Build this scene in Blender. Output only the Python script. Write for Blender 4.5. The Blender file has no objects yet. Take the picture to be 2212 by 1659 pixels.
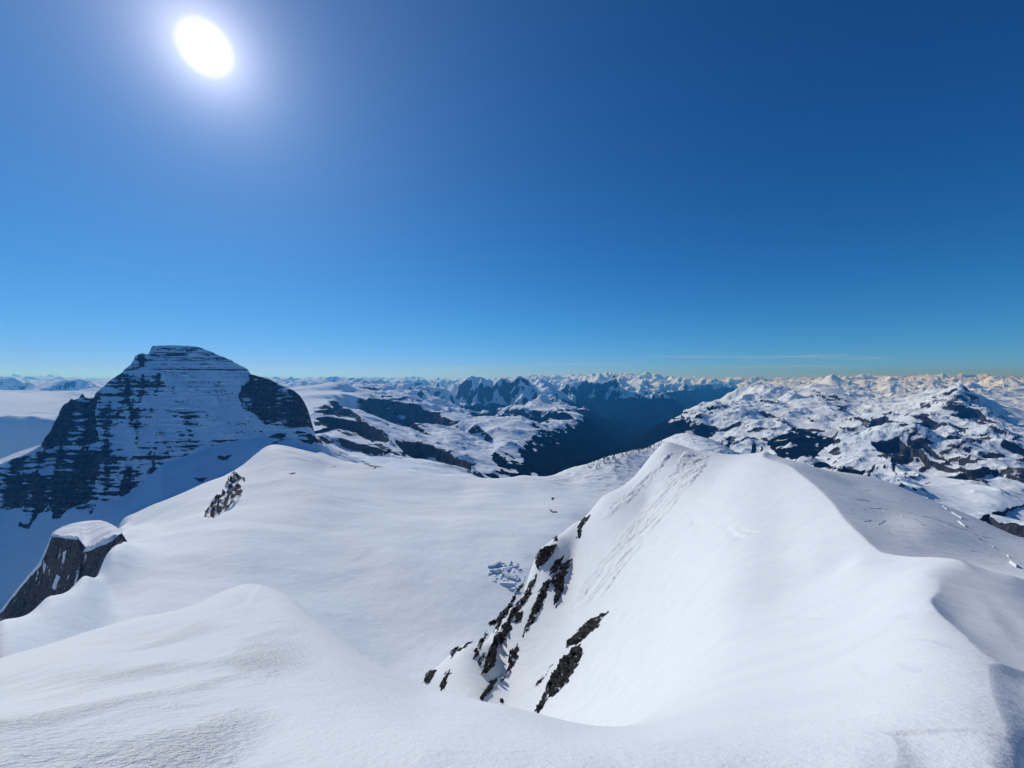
import bpy, math
import numpy as np

# ------------------------------------------------------------------ camera
R = math.radians
scene = bpy.context.scene
COL = scene.collection
PITCH = R(1.21)                       # the camera looks a touch below the horizon
F = 830.0                             # focal length in the 2212 px wide reading of the photograph
CX, CY = 1106.0, 829.5
cam_d = bpy.data.cameras.new("camera")
cam_d.sensor_width = 36.0
cam_d.lens = 36.0 * F / 2212.0
cam_d.clip_start = 0.2
cam_d.clip_end = 400000.0
cam = bpy.data.objects.new("camera", cam_d)
cam.rotation_euler = (R(90) - PITCH, 0, 0)
COL.objects.link(cam)
scene.camera = cam

# ------------------------------------------------------------------ light
SUN_EL, SUN_AZ = R(33.4), R(-38.1)    # azimuth from +Y, negative to the left
SUN = np.array([math.sin(SUN_AZ) * math.cos(SUN_EL), math.cos(SUN_AZ) * math.cos(SUN_EL), math.sin(SUN_EL)])
sun_d = bpy.data.lights.new("sun", 'SUN')
sun_d.energy = 2.95
sun_d.angle = R(0.5)
sun_d.color = (1.0, 0.965, 0.915)
sun_o = bpy.data.objects.new("sun", sun_d)
import mathutils
sun_o.rotation_euler = mathutils.Vector(tuple(-SUN)).to_track_quat('-Z', 'Y').to_euler()
COL.objects.link(sun_o)

world = bpy.data.worlds.new("World")
scene.world = world
world.use_nodes = True
nt = world.node_tree
nt.nodes.clear()
N, L = nt.nodes.new, nt.links.new
out = N('ShaderNodeOutputWorld')
bg = N('ShaderNodeBackground')
sky = N('ShaderNodeTexSky')
sky.sky_type = 'NISHITA'
sky.sun_disc = False
sky.sun_elevation = SUN_EL
sky.sun_rotation = SUN_AZ
sky.altitude = 3600.0
sky.air_density = 0.9
sky.dust_density = 0.25
sky.ozone_density = 4.0
bg.inputs['Strength'].default_value = 0.12
# the aureole of scattered light round the sun and its overexposed disc, by direction in the sky
tc = N('ShaderNodeTexCoord')
dot = N('ShaderNodeVectorMath'); dot.operation = 'DOT_PRODUCT'
dot.inputs[1].default_value = tuple(SUN)
L(tc.outputs['Generated'], dot.inputs[0])
acos = N('ShaderNodeMath'); acos.operation = 'ARCCOSINE'; acos.use_clamp = False
L(dot.outputs['Value'], acos.inputs[0])
def wmath(op, a, b=None):
    m = N('ShaderNodeMath'); m.operation = op
    for i, v in enumerate((a, b)):
        if v is None: continue
        if isinstance(v, (int, float)): m.inputs[i].default_value = v
        else: L(v, m.inputs[i])
    return m.outputs[0]
th = acos.outputs[0]
disc = N('ShaderNodeMapRange'); disc.interpolation_type = 'SMOOTHSTEP'
disc.inputs['From Min'].default_value = R(2.6); disc.inputs['From Max'].default_value = R(0.4)
disc.inputs['To Min'].default_value = 0.0; disc.inputs['To Max'].default_value = 10.0
L(th, disc.inputs['Value'])
g1 = wmath('MULTIPLY', wmath('EXPONENT', wmath('MULTIPLY', th, -1.0 / R(2.4))), 12.0)
g2 = wmath('MULTIPLY', wmath('EXPONENT', wmath('MULTIPLY', th, -1.0 / R(13.0))), 2.4)
def wcol(fac, rgb):
    m = N('ShaderNodeVectorMath'); m.operation = 'SCALE'
    m.inputs[0].default_value = rgb
    L(fac, m.inputs['Scale'])
    return m.outputs[0]
def wadd(a, b):
    m = N('ShaderNodeVectorMath'); m.operation = 'ADD'
    L(a, m.inputs[0]); L(b, m.inputs[1])
    return m.outputs[0]
# the deep, saturated blue of the sky at high altitude: gamma on the sky's own values, then a soft shoulder per channel
sep = N('ShaderNodeSeparateColor'); L(sky.outputs[0], sep.inputs[0])
cmb = N('ShaderNodeCombineXYZ'); vs = []
for i, (gain, gam, sh) in enumerate(((0.44, 1.5, 1.25), (1.25, 1.38, 1.45), (1.36, 1.25, 0.66))):
    v = wmath('MULTIPLY', wmath('POWER', wmath('MULTIPLY', sep.outputs[i], 0.12), gam), gain)
    v = wmath('DIVIDE', v, wmath('ADD', wmath('MULTIPLY', v, sh), 1.0))
    vs.append(v)
vs[2] = wmath('MAXIMUM', vs[2], wmath('MULTIPLY', vs[1], 1.8))        # no yellow band along the horizon
vs[0] = wmath('MINIMUM', vs[0], wmath('MULTIPLY', vs[1], 0.55))
for i in range(3): L(wmath('DIVIDE', vs[i], 0.12), cmb.inputs[i])
tot = wadd(cmb.outputs[0], wadd(wcol(disc.outputs[0], (1, 1, 1)), wadd(wcol(g1, (1, 0.93, 1.0)), wcol(g2, (0.66, 0.78, 1.0)))))
L(tot, bg.inputs['Color'])
L(bg.outputs[0], out.inputs['Surface'])

scene.view_settings.view_transform = 'Standard'
scene.view_settings.look = 'None'
scene.view_settings.exposure = 0.0
scene.view_settings.gamma = 1.0
scene.cycles.use_denoising = True
scene.cycles.max_bounces = 6
scene.cycles.diffuse_bounces = 3
scene.cycles.volume_bounces = 0
scene.cycles.transparent_max_bounces = 12

# ------------------------------------------------------------------ helpers
CP, SP = math.cos(PITCH), math.sin(PITCH)

def uq(px, py):
    """pixel of the photograph -> x/y and z/y of the direction it looks along"""
    px = np.asarray(px, float); py = np.asarray(py, float)
    a = (px - CX) / F; v = (CY - py) / F
    d = CP + v * SP
    return a / d, (-SP + v * CP) / d

def proj(X, Y, Z):
    d = Y * CP - Z * SP
    return CX + F * X / d, CY - F * (Y * SP + Z * CP) / d

rng = np.random.default_rng(7)
_perm = rng.permutation(256).astype(np.int64)
_perm = np.concatenate([_perm, _perm, _perm])
_ga = rng.uniform(0, 2 * np.pi, 256)
_gx, _gy = np.cos(_ga).astype(np.float32), np.sin(_ga).astype(np.float32)
_val = rng.uniform(-1, 1, 256).astype(np.float32)

def perlin(x, y):
    xi = np.floor(x); yi = np.floor(y)
    xf = (x - xi).astype(np.float32); yf = (y - yi).astype(np.float32)
    xi = xi.astype(np.int64) & 255; yi = yi.astype(np.int64) & 255
    u = xf * xf * xf * (xf * (xf * 6 - 15) + 10)
    v = yf * yf * yf * (yf * (yf * 6 - 15) + 10)
    a = _perm[xi] + yi; b = _perm[xi + 1] + yi
    def g(h, dx, dy):
        h = _perm[h]
        return _gx[h] * dx + _gy[h] * dy
    n00 = g(a, xf, yf); n10 = g(b, xf - 1, yf)
    n01 = g(a + 1, xf, yf - 1); n11 = g(b + 1, xf - 1, yf - 1)
    return ((n00 * (1 - u) + n10 * u) * (1 - v) + (n01 * (1 - u) + n11 * u) * v) * 1.5

def fbm(x, y, octv=5, gain=0.5, lac=2.03):
    s = 0; a = 1.0; t = 0
    c, sn = math.cos(0.6), math.sin(0.6)
    for i in range(octv):
        s = s + a * perlin(x + 17.3 * i, y - 9.1 * i); t += a
        x, y = (x * c - y * sn) * lac, (x * sn + y * c) * lac
        a *= gain
    return s / t

def vnoise_d(x, y):
    xi = np.floor(x); yi = np.floor(y)
    xf = (x - xi).astype(np.float32); yf = (y - yi).astype(np.float32)
    xi = xi.astype(np.int64) & 255; yi = yi.astype(np.int64) & 255
    u = xf ** 3 * (xf * (xf * 6 - 15) + 10); du = 30 * xf * xf * (xf * (xf - 2) + 1)
    v = yf ** 3 * (yf * (yf * 6 - 15) + 10); dv = 30 * yf * yf * (yf * (yf - 2) + 1)
    a = _val[_perm[_perm[xi] + yi]]; b = _val[_perm[_perm[xi + 1] + yi]]
    c = _val[_perm[_perm[xi] + yi + 1]]; d = _val[_perm[_perm[xi + 1] + yi + 1]]
    k1 = b - a; k2 = c - a; k4 = a - b - c + d
    return a + k1 * u + k2 * v + k4 * u * v, du * (k1 + k4 * v), dv * (k2 + k4 * u)

def eroded(x, y, octv=8, gain=0.5):
    """fractal whose fine octaves fade on steep ground: ridges and gullies as in eroded mountains"""
    s = 0; dx = 0; dy = 0; a = 1.0; t = 0
    c, sn = 0.8, 0.6
    for i in range(octv):
        n, nx, ny = vnoise_d(x, y)
        dx = dx + nx * a; dy = dy + ny * a
        s = s + a * n / (1 + 0.55 * (dx * dx + dy * dy))
        t += a
        x, y = (x * c - y * sn) * 2.0 + 13.7, (x * sn + y * c) * 2.0 + 5.1
        a *= gain
    return s / t * 1.6

def ridged(x, y, octv=6, gain=0.5):
    s = 0; a = 1.0; t = 0; w = 1.0
    c, sn = 0.8, 0.6
    for i in range(octv):
        n = 1 - np.abs(perlin(x + 31.7 * i, y + 11.9 * i)) * 1.6
        n = n * n * w
        w = np.clip(n * 1.6, 0, 1)
        s = s + a * n; t += a
        x, y = (x * c - y * sn) * 2.07, (x * sn + y * c) * 2.07
        a *= gain
    return s / t

def sstep(a, b, x):
    t = np.clip((x - a) / (b - a), 0, 1)
    return t * t * (3 - 2 * t)

class TPS:
    def __init__(self, P, V, reg=0.0):
        P = np.asarray(P, float); V = np.asarray(V, float)
        n = len(P)
        d2 = ((P[:, None] - P[None]) ** 2).sum(-1)
        K = 0.5 * d2 * np.log(np.maximum(d2, 1e-12))
        A = np.zeros((n + 3, n + 3))
        A[:n, :n] = K + reg * np.eye(n)
        A[:n, n] = 1; A[:n, n + 1:] = P
        A[n, :n] = 1; A[n + 1:, :n] = P.T
        b = np.zeros((n + 3,) + V.shape[1:]); b[:n] = V
        s = np.linalg.solve(A, b)
        self.P, self.w, self.c = P, s[:n], s[n:]
    def __call__(self, x, y):
        sh = np.shape(x)
        x = np.ravel(x); y = np.ravel(y)
        o = np.empty(len(x))
        for i in range(0, len(x), 60000):
            xx = x[i:i + 60000]; yy = y[i:i + 60000]
            d2 = (xx[:, None] - self.P[None, :, 0]) ** 2 + (yy[:, None] - self.P[None, :, 1]) ** 2
            d2 = np.maximum(d2, 1e-12).astype(np.float32)
            o[i:i + 60000] = (0.5 * d2 * np.log(d2)) @ self.w + self.c[0] + self.c[1] * xx + self.c[2] * yy
        return o.reshape(sh)

KW = 0.4
def raw(x, y, z):
    """a point of space as the (column, row, distance) triple that Surf reads"""
    px, py = proj(x, y, z)
    return (float(px), float(py), float(y))

class Surf:
    """ground through points read off the photograph (column, row, distance); z = Y * q(x/Y, ln Y)"""
    def __init__(self, pts, reg=0.0):
        a = np.array(pts, float)
        u, q = uq(a[:, 0], a[:, 1])
        self.t = TPS(np.c_[u, KW * np.log(a[:, 2])], q, reg)
        self.extra = None
    def coarse(self, u0, u1, w0, w1, nu=420, nw=420):
        from_u = np.linspace(u0, u1, nu); from_w = np.linspace(w0, w1, nw)
        U, W = np.meshgrid(from_u, from_w)
        self.G = (u0, u1, w0, w1, self.t(U, KW * W))
    def q(self, u, w):
        return self.t(np.clip(u, -1.9, 1.9), KW * w)
    def z(self, X, Y):
        return Y * self.q(X / Y, np.log(Y))

def inpoly(px, py, poly):
    poly = np.asarray(poly, float)
    res = np.zeros(px.shape, bool)
    m = (px > poly[:, 0].min()) & (px < poly[:, 0].max()) & (py > poly[:, 1].min()) & (py < poly[:, 1].max())
    if not m.any(): return res
    x = px[m]; y = py[m]; r = np.zeros(x.shape, bool)
    n = len(poly); j = n - 1
    for i in range(n):
        xi, yi = poly[i]; xj, yj = poly[j]
        if yi != yj:
            r ^= ((yi > y) != (yj > y)) & (x < (xj - xi) * (y - yi) / (yj - yi) + xi)
        j = i
    res[m] = r
    return res

def sdpoly(px, py, poly):
    """signed distance to a polygon, positive inside"""
    poly = np.asarray(poly, float)
    d = np.full(px.shape, 1e9)
    n = len(poly)
    for i in range(n):
        a = poly[i - 1]; b = poly[i]
        e = b - a; l2 = max((e * e).sum(), 1e-9)
        t = np.clip(((px - a[0]) * e[0] + (py - a[1]) * e[1]) / l2, 0, 1)
        d = np.minimum(d, np.hypot(px - a[0] - t * e[0], py - a[1] - t * e[1]))
    return np.where(inpoly(px, py, poly), d, -d)

def crop(pts, x0, y0, k):
    return [(x0 + x * k, y0 + y * k) for x, y in pts]

def tag(o, label=None, cat=None, group=None, kind=None):
    if label: o["label"] = label
    if cat: o["category"] = cat
    if group: o["group"] = group
    if kind: o["kind"] = kind
    return o

def mesh_obj(name, V, Fc, mat, attrs=None, smooth=True, parent=None):
    me = bpy.data.meshes.new(name)
    V = np.ascontiguousarray(V, np.float32); Fc = np.ascontiguousarray(Fc, np.int32)
    k = Fc.shape[1]
    me.vertices.add(len(V)); me.vertices.foreach_set("co", V.ravel())
    me.loops.add(Fc.size); me.loops.foreach_set("vertex_index", Fc.ravel())
    me.polygons.add(len(Fc)); me.polygons.foreach_set("loop_start", np.arange(0, Fc.size, k, dtype=np.int32))
    me.update(calc_edges=True)
    me.polygons.foreach_set("use_smooth", np.full(len(Fc), smooth, bool))
    for n_, a in (attrs or {}).items():
        at = me.attributes.new(n_, 'FLOAT', 'POINT')
        at.data.foreach_set("value", np.ascontiguousarray(a, np.float32).ravel())
    if mat: me.materials.append(mat)
    me.update()
    o = bpy.data.objects.new(name, me)
    COL.objects.link(o)
    if parent: o.parent = parent
    return o

def grid_faces(nr, nc):
    i = np.arange(nr * nc).reshape(nr, nc)
    return np.stack([i[:-1, :-1], i[:-1, 1:], i[1:, 1:], i[1:, :-1]], -1).reshape(-1, 4)

def grid_obj(name, X, Y, Z, mat, attrs=None, parent=None, keep=None):
    nr, nc = X.shape
    Fc = grid_faces(nr, nc)
    V = np.stack([X, Y, Z], -1).reshape(-1, 3)
    A = {k: np.asarray(v).ravel() for k, v in (attrs or {}).items()}
    if keep is not None:
        k = keep.ravel()[Fc].all(1)
        Fc = Fc[k]
        used = np.zeros(len(V), bool); used[Fc.ravel()] = True
        idx = np.cumsum(used) - 1
        V = V[used]; Fc = idx[Fc]; A = {n_: a[used] for n_, a in A.items()}
    return mesh_obj(name, V, Fc, mat, A, parent=parent)

def grid_normals(X, Y, Z):
    P = np.stack([X, Y, Z], -1)
    n = np.cross(np.gradient(P, axis=1), np.gradient(P, axis=0))
    n /= np.maximum(np.linalg.norm(n, axis=-1, keepdims=True), 1e-9)
    n *= np.where(n[..., 2:] < 0, -1, 1)
    return n

# ------------------------------------------------------------------ materials
def alpine(name, s_fine, s_rock, bump_snow=0.05, bump_rock=0.5, bump_d=1.0, snow=(0.83, 0.86, 0.9), rock_a=(0.028, 0.03, 0.034),
           rock_b=(0.115, 0.11, 0.105), ragged=0.5, strata=0.0, crumb=0.0, spec=0.10):
    m = bpy.data.materials.new(name); m.use_nodes = True
    t = m.node_tree; t.nodes.clear()
    N, L = t.nodes.new, t.links.new
    out = N('ShaderNodeOutputMaterial'); bs = N('ShaderNodeBsdfPrincipled')
    L(bs.outputs[0], out.inputs['Surface'])
    co = N('ShaderNodeTexCoord')
    def noise(scale, detail=5.0, rough=0.55, vec=None):
        n = N('ShaderNodeTexNoise'); n.inputs['Scale'].default_value = scale
        n.inputs['Detail'].default_value = detail; n.inputs['Roughness'].default_value = rough
        L(vec if vec is not None else co.outputs['Object'], n.inputs['Vector'])
        return n.outputs['Fac']
    def math_(op, a, b=None, c=None, clamp=False):
        n = N('ShaderNodeMath'); n.operation = op; n.use_clamp = clamp
        for i, v in enumerate((a, b, c)):
            if v is None: continue
            if isinstance(v, (int, float)): n.inputs[i].default_value = v
            else: L(v, n.inputs[i])
        return n.outputs[0]
    def mix(f, a, b):
        n = N('ShaderNodeMix'); n.data_type = 'RGBA'
        L(f, n.inputs[0])
        for i, v in ((6, a), (7, b)):
            if isinstance(v, tuple): n.inputs[i].default_value = v + (1,)
            else: L(v, n.inputs[i])
        return n.outputs[2]
    def mapr(v, a, b, c=0.0, d=1.0):
        n = N('ShaderNodeMapRange'); n.interpolation_type = 'SMOOTHSTEP'
        for k, x in zip(('From Min', 'From Max', 'To Min', 'To Max'), (a, b, c, d)): n.inputs[k].default_value = x
        L(v, n.inputs['Value']); return n.outputs[0]
    ar = N('ShaderNodeAttribute'); ar.attribute_name = 'rock'
    af = N('ShaderNodeAttribute'); af.attribute_name = 'forest'
    nf = noise(s_fine, 6.0, 0.62)
    rk = mapr(math_('ADD', ar.outputs['Fac'], math_('MULTIPLY', math_('SUBTRACT', nf, 0.5), ragged)), 0.42, 0.58)
    nr = noise(s_rock, 7.0, 0.65)
    rockc = mix(mapr(nr, 0.3, 0.72), rock_a, rock_b)
    if strata:
        mp = N('ShaderNodeMapping'); mp.inputs['Scale'].default_value = (0.05, 0.05, 1.0)
        L(co.outputs['Object'], mp.inputs['Vector'])
        st = noise(strata, 4.0, 0.6, mp.outputs[0])
        rockc = mix(mapr(st, 0.42, 0.62, 0.0, 0.55), rockc, (0.02, 0.021, 0.026))
    nb = noise(s_fine * 0.13, 4.0, 0.5)
    sc2 = tuple(c * f for c, f in zip(snow, (0.955, 0.965, 0.975)))
    snowc = mix(mapr(nb, 0.35, 0.65), snow, sc2)
    c1 = mix(rk, snowc, rockc)
    fo = mapr(math_('ADD', af.outputs['Fac'], math_('MULTIPLY', math_('SUBTRACT', nf, 0.5), ragged)), 0.45, 0.55)
    fc = mix(mapr(noise(s_fine * 2.7, 4.0, 0.7), 0.45, 0.75), (0.003, 0.006, 0.011), (0.010, 0.015, 0.022))  # forest tone darkened and blued to stand in for the valley's shade
    c2 = mix(fo, c1, fc)
    L(c2, bs.inputs['Base Color'])
    bs.inputs['Roughness'].default_value = 0.75
    bs.inputs['Specular IOR Level'].default_value = spec
    h = math_('ADD', math_('MULTIPLY', nr, math_('MULTIPLY', rk, bump_rock)), math_('MULTIPLY', nf, bump_snow))
    if crumb:
        ac = N('ShaderNodeAttribute'); ac.attribute_name = 'crumb'
        cr = noise(crumb, 4.0, 0.7)
        h = math_('ADD', h, math_('MULTIPLY', math_('MULTIPLY', cr, ac.outputs['Fac']), 0.30))
    bp = N('ShaderNodeBump'); bp.inputs['Distance'].default_value = bump_d; bp.inputs['Strength'].default_value = 1.0
    L(h, bp.inputs['Height']); L(bp.outputs[0], bs.inputs['Normal'])
    return m

M_near = alpine('wind_packed_snow', 1.6, 3.0, snow=(0.765, 0.79, 0.79), bump_snow=0.10, bump_rock=0.5, bump_d=0.3, crumb=14.0)
M_outcrop = alpine('dark_outcrop_rock', 0.45, 0.9, bump_snow=0.05, bump_rock=1.2, bump_d=1.4, ragged=0.9,
                   rock_a=(0.014, 0.0145, 0.016), rock_b=(0.082, 0.079, 0.077))
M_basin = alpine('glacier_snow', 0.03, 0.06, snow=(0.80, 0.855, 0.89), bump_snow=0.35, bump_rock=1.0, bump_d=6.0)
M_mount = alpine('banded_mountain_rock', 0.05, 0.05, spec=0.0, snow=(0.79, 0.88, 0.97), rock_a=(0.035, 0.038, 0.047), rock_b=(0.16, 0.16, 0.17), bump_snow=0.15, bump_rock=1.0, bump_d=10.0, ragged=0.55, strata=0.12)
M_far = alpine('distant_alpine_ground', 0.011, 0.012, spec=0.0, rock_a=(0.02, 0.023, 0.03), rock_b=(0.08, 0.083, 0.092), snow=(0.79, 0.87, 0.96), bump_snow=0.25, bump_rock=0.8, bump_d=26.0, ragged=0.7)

# ------------------------------------------------------------------ near snow ridge (the camera stands on it)
ridge_pts = [
 # the mound of snow at lower left
 (-500,1659,2.1),(-500,1600,3),(-500,1640,9),(-500,1900,25),
 (0,1659,2.1),(0,1550,3),(0,1480,5),(0,1423,9),(0,1500,13),(0,1800,30),
 (100,1396,10),(200,1362,11.5),(300,1659,2.2),(300,1550,3),(300,1450,5),(300,1370,9),(300,1336,13),(300,1390,17),(300,1700,40),
 (430,1302,15),(560,1659,2.2),(560,1600,2.7),(560,1500,4),(560,1400,6.5),(560,1300,12),(560,1264,17),(560,1320,22),(560,1500,32),(560,1800,60),
 (650,1309,14.5),(740,1659,2.1),(740,1550,3.2),(740,1450,5.5),(740,1383,10.5),(740,1480,16),(740,1750,32),(740,2000,90),(740,2000,300),
 (804,1429,9),(914,1659,2),(914,1560,3.4),(914,1500,6),(914,1480,8.3),(914,1600,14),(914,1850,34),(914,1800,90),(914,1600,130),(914,1478,150),(914,1620,185),(914,1850,260),
 # the lip, the gap behind it and the far face of the ridge
 (1000,1505,7),(1000,1700,20),(1000,1560,118),(1000,1395,165),(1000,1520,200),(1000,1750,280),
 (1087,1659,2),(1087,1580,3.2),(1087,1523,6),(1087,1600,9.5),(1087,1780,22),(1087,1780,55),(1087,1620,100),(1087,1480,140),(1087,1400,165),(1087,1325,188),(1087,1440,220),(1087,1700,310),
 (1160,1540,5.7),(1160,1260,195),(1160,1198,212),(1160,1290,245),
 (1205,1158,222),(1237,1659,2),(1237,1600,3.2),(1237,1560,5.5),(1237,1595,9),(1237,1660,20),(1237,1655,48),(1237,1560,90),(1237,1450,130),(1237,1300,175),(1237,1200,208),(1237,1133,228),(1237,1210,260),(1237,1500,350),
 (1300,1074,236),(1300,1140,268),(1300,1300,340),
 (1400,1659,2.0),(1400,1600,3.2),(1400,1566,6),(1400,1545,20),(1400,1500,48),(1400,1400,85),(1400,1200,150),(1400,1080,205),(1400,992,246),(1400,1050,285),(1400,1250,360),
 (1432,958,255),(1460,959,262),(1432,1010,300),
 (1550,1659,2),(1550,1600,2.8),(1550,1545,5),(1550,1500,9),(1550,1450,17),(1550,1400,28),(1550,1300,52),(1550,1200,85),(1550,1100,130),(1550,1030,180),(1550,979,240),(1550,1010,285),(1550,1150,380),
 (1500,972,250),(1600,983,215),
 (1700,1659,2),(1700,1580,3),(1700,1500,6),(1700,1420,14),(1700,1340,30),(1700,1270,48),(1700,1190,66),(1700,1120,88),(1700,1003,150),(1700,995,180),(1700,992,205),(1700,1020,260),(1700,1150,380),
 (1650,986,178),(1750,1040,112),
 (1850,1659,1.9),(1850,1550,3),(1850,1450,6),(1850,1370,13),(1850,1290,26),(1850,1215,42),(1850,1152,58),(1850,1050,165),(1850,1024,235),(1850,1050,300),(1850,1180,420),
 (1800,1090,84),(1900,1190,48),(1900,1168,56),
 (2000,1659,1.9),(2000,1500,3.2),(2000,1400,5.5),(2000,1300,11),(2000,1240,20),(2000,1203,34),(2000,1180,44),(2000,1140,80),(2000,1100,150),(2000,1075,235),(2000,1110,310),(2000,1250,430),
 (2075,1210,27),
 (2150,1659,1.9),(2150,1550,2.6),(2150,1450,4.2),(2150,1400,6),(2150,1345,11),(2150,1270,24),(2150,1215,50),(2150,1165,120),(2150,1139,225),(2150,1180,310),(2150,1330,430),
 (2212,1405,8.5),(2212,1170,225),(2300,1500,5.5),(2300,1420,9),(2300,1330,20),(2300,1240,70),(2300,1205,215),(2300,1300,350),
 (2700,1700,2.6),(2700,1560,7),(2700,1440,20),(2700,1340,70),(2700,1330,200),(2700,1450,350),(2700,2200,1.4),
 (1106,3000,0.55),(300,3000,0.55),(1900,3000,0.55),(1106,2300,0.95),(300,2300,0.95),(1900,2300,0.92),(-500,2400,1.0),
]
crest_pts = [(1650,986,178),(1700,1003,150),(1750,1040,112),(1800,1088,84),(1850,1146,60),(1900,1190,48),(1940,1199,41),(1980,1202,36),(2030,1204,31),(2075,1211,27),(2100,1245,22),(2122,1290,16.5),(2150,1338,12),(2180,1375,9.8),(2212,1405,8.3),(2300,1450,6.6)]
back_pts = [(1700,995,180),(1700,992,205),(1700,1020,260),(1700,1150,380),(1850,1050,165),(1850,1024,235),(1850,1050,300),(1850,1180,420),
 (2000,1140,80),(2000,1100,150),(2000,1075,235),(2000,1110,310),(2000,1250,430),(2150,1165,120),(2150,1139,225),(2150,1180,310),(2150,1330,430),
 (2212,1170,225),(2300,1330,20),(2300,1240,70),(2300,1205,215),(2300,1300,350),(2700,1440,20),(2700,1340,70),(2700,1330,200),(2700,1450,350)]
back_only = [(1400,900,60),(1500,880,150),(1560,900,240),(1432,880,260),(1106,1000,10),(1106,1400,2),(1700,1150,14),(1900,1240,9),(2000,1350,5),(2212,1520,2.6),(300,1100,10),(1237,900,200),(1000,900,120),(2700,1560,3.5),(1600,960,290),(1500,1000,420)]
_b = set(back_pts) | {(1850,1125,74),(1850,1090,110),(1900,1168,56),(2000,1180,44),(2150,1310,15),(2150,1270,24),(2150,1215,50)}
near_back = []; near_face = []
for a_, b_, c_ in crest_pts:
    if a_ < 1740 or a_ > 2190: continue
    u_, q_ = uq(a_, b_); x_, z_ = float(u_) * c_, float(q_) * c_
    if a_ < 1910: near_face.append(raw(x_ - 0.10 * c_, c_, z_ - 0.42 * 0.10 * c_))
    for f_ in (-0.14, 0.14): near_back.append(raw(x_ + f_ * c_, c_, z_ - 0.30 * f_ * c_))
face_pts = [p for p in ridge_pts if p not in _b and p not in ((2150,1345,11),(2150,1310,15),(1650,986,178),(1750,1040,112),(1800,1090,84),(1850,1152,58),(1900,1190,48),(2000,1203,34),(2075,1210,27),(2212,1405,8.5),(2300,1420,9),(1700,1003,150),(2700,1560,7),(2300,1500,5.5))]
class Ridge:
    """the sunlit face and the shaded back slope; they meet in the crest"""
    def __init__(self):
        self.a = Surf(face_pts + crest_pts + near_face); self.b = Surf(crest_pts + near_back + back_pts + back_only)
    def t(self, u, kw):
        a = self.a.t(u, kw); b = self.b.t(u, kw)
        k = 0.0025
        h = np.clip(0.5 + 0.5 * (b - a) / k, 0, 1)
        return b * (1 - h) + a * h - k * h * (1 - h)
    def q(self, u, w): return self.t(np.clip(u, -1.9, 1.9), KW * w)
    def z(self, X, Y): return Y * self.q(X / Y, np.log(Y))
S_ridge = Ridge()


def poly_field(poly_xy, X, Y):
    """signed distance to an open polyline on the ground (positive to its right), and position along it 0..1"""
    best = np.full(X.shape, 1e9); sgn = np.ones(X.shape); along = np.zeros(X.shape)
    P = np.asarray(poly_xy, float); n = len(P)
    for i in range(n - 1):
        a, b = P[i], P[i + 1]; e = b - a
        t = np.clip(((X - a[0]) * e[0] + (Y - a[1]) * e[1]) / max((e * e).sum(), 1e-9), 0, 1)
        dx = X - a[0] - t * e[0]; dy = Y - a[1] - t * e[1]
        d = np.hypot(dx, dy); m = d < best
        best = np.where(m, d, best)
        sgn = np.where(m, np.where(e[0] * dy - e[1] * dx < 0, 1.0, -1.0), sgn)
        along = np.where(m, (i + t) / (n - 1), along)
    return best * sgn, along

def hit(surf, px, py, y0, y1, n=900, nth=0):
    """where the line of sight through a pixel meets a surface"""
    u, q = uq(px, py)
    w = np.linspace(math.log(y0), math.log(y1), n)
    d = surf.q(np.full(n, float(u)), w) - float(q)
    s = np.where((d[:-1] < 0) & (d[1:] >= 0))[0]
    if len(s) == 0:
        i = int(np.argmax(d)); return math.exp(w[i])
    i = s[0]
    f = -d[i] / (d[i + 1] - d[i])
    return math.exp(w[i] + f * (w[i + 1] - w[i]))

# the steps of wind-carved snow: (pixels of the edge, drop, reach), the ground falls away on the right of each edge
steps = [([(2260,1462),(2212,1450),(2170,1436),(2132,1434),(2140,1500),(2165,1560),(2185,1620),(2190,1690)][::-1], 0.19, 0.9, (1.2, 9)),
         ([(1890,1580),(1925,1590),(1938,1620),(1934,1659),(1930,1690)][::-1], 0.05, 0.30, (1.2, 9)),
         ([(566,1263),(556,1276),(549,1288),(545,1298),(528,1306),(500,1318)], 0.10, 0.5, (5, 22)),
         ([(1492,1130),(1500,1123),(1522,1127),(1545,1120),(1569,1116)], 0.9, 1.6, (60, 240)), ([(1573,1133),(1594,1150),(1617,1160)], 0.8, 1.5, (60, 240)), ([(1600,1138),(1622,1146),(1645,1148)], 0.6, 1.2, (60, 240)),
         ([(1880,1545),(1830,1552),(1785,1560)], 0.035, 0.16, (1.2, 9)),
         ([(1800,1340),(1760,1338),(1690,1333)], 0.10, 1.2, (5, 60)),
         ([(2050,1330),(1960,1340),(1900,1345)], 0.10, 1.0, (3, 60)),
         ([(1975,1455),(1945,1445),(1930,1430)], 0.03, 0.3, (1.2, 30)),
         ([(1860,1465),(1845,1450),(1838,1435)], 0.03, 0.3, (1.2, 30)),
         ([(2040,1400),(2000,1385),(1960,1380)], 0.05, 0.5, (1.2, 30))]
step_ground = []
for pts, drop, reach, (ya, yb) in steps:
    g = []
    for px, py in pts:
        yy = hit(S_ridge, px, py, ya, yb)
        u, q = uq(px, py); g.append((float(u) * yy, yy))
    step_ground.append((g, drop, reach))

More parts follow.
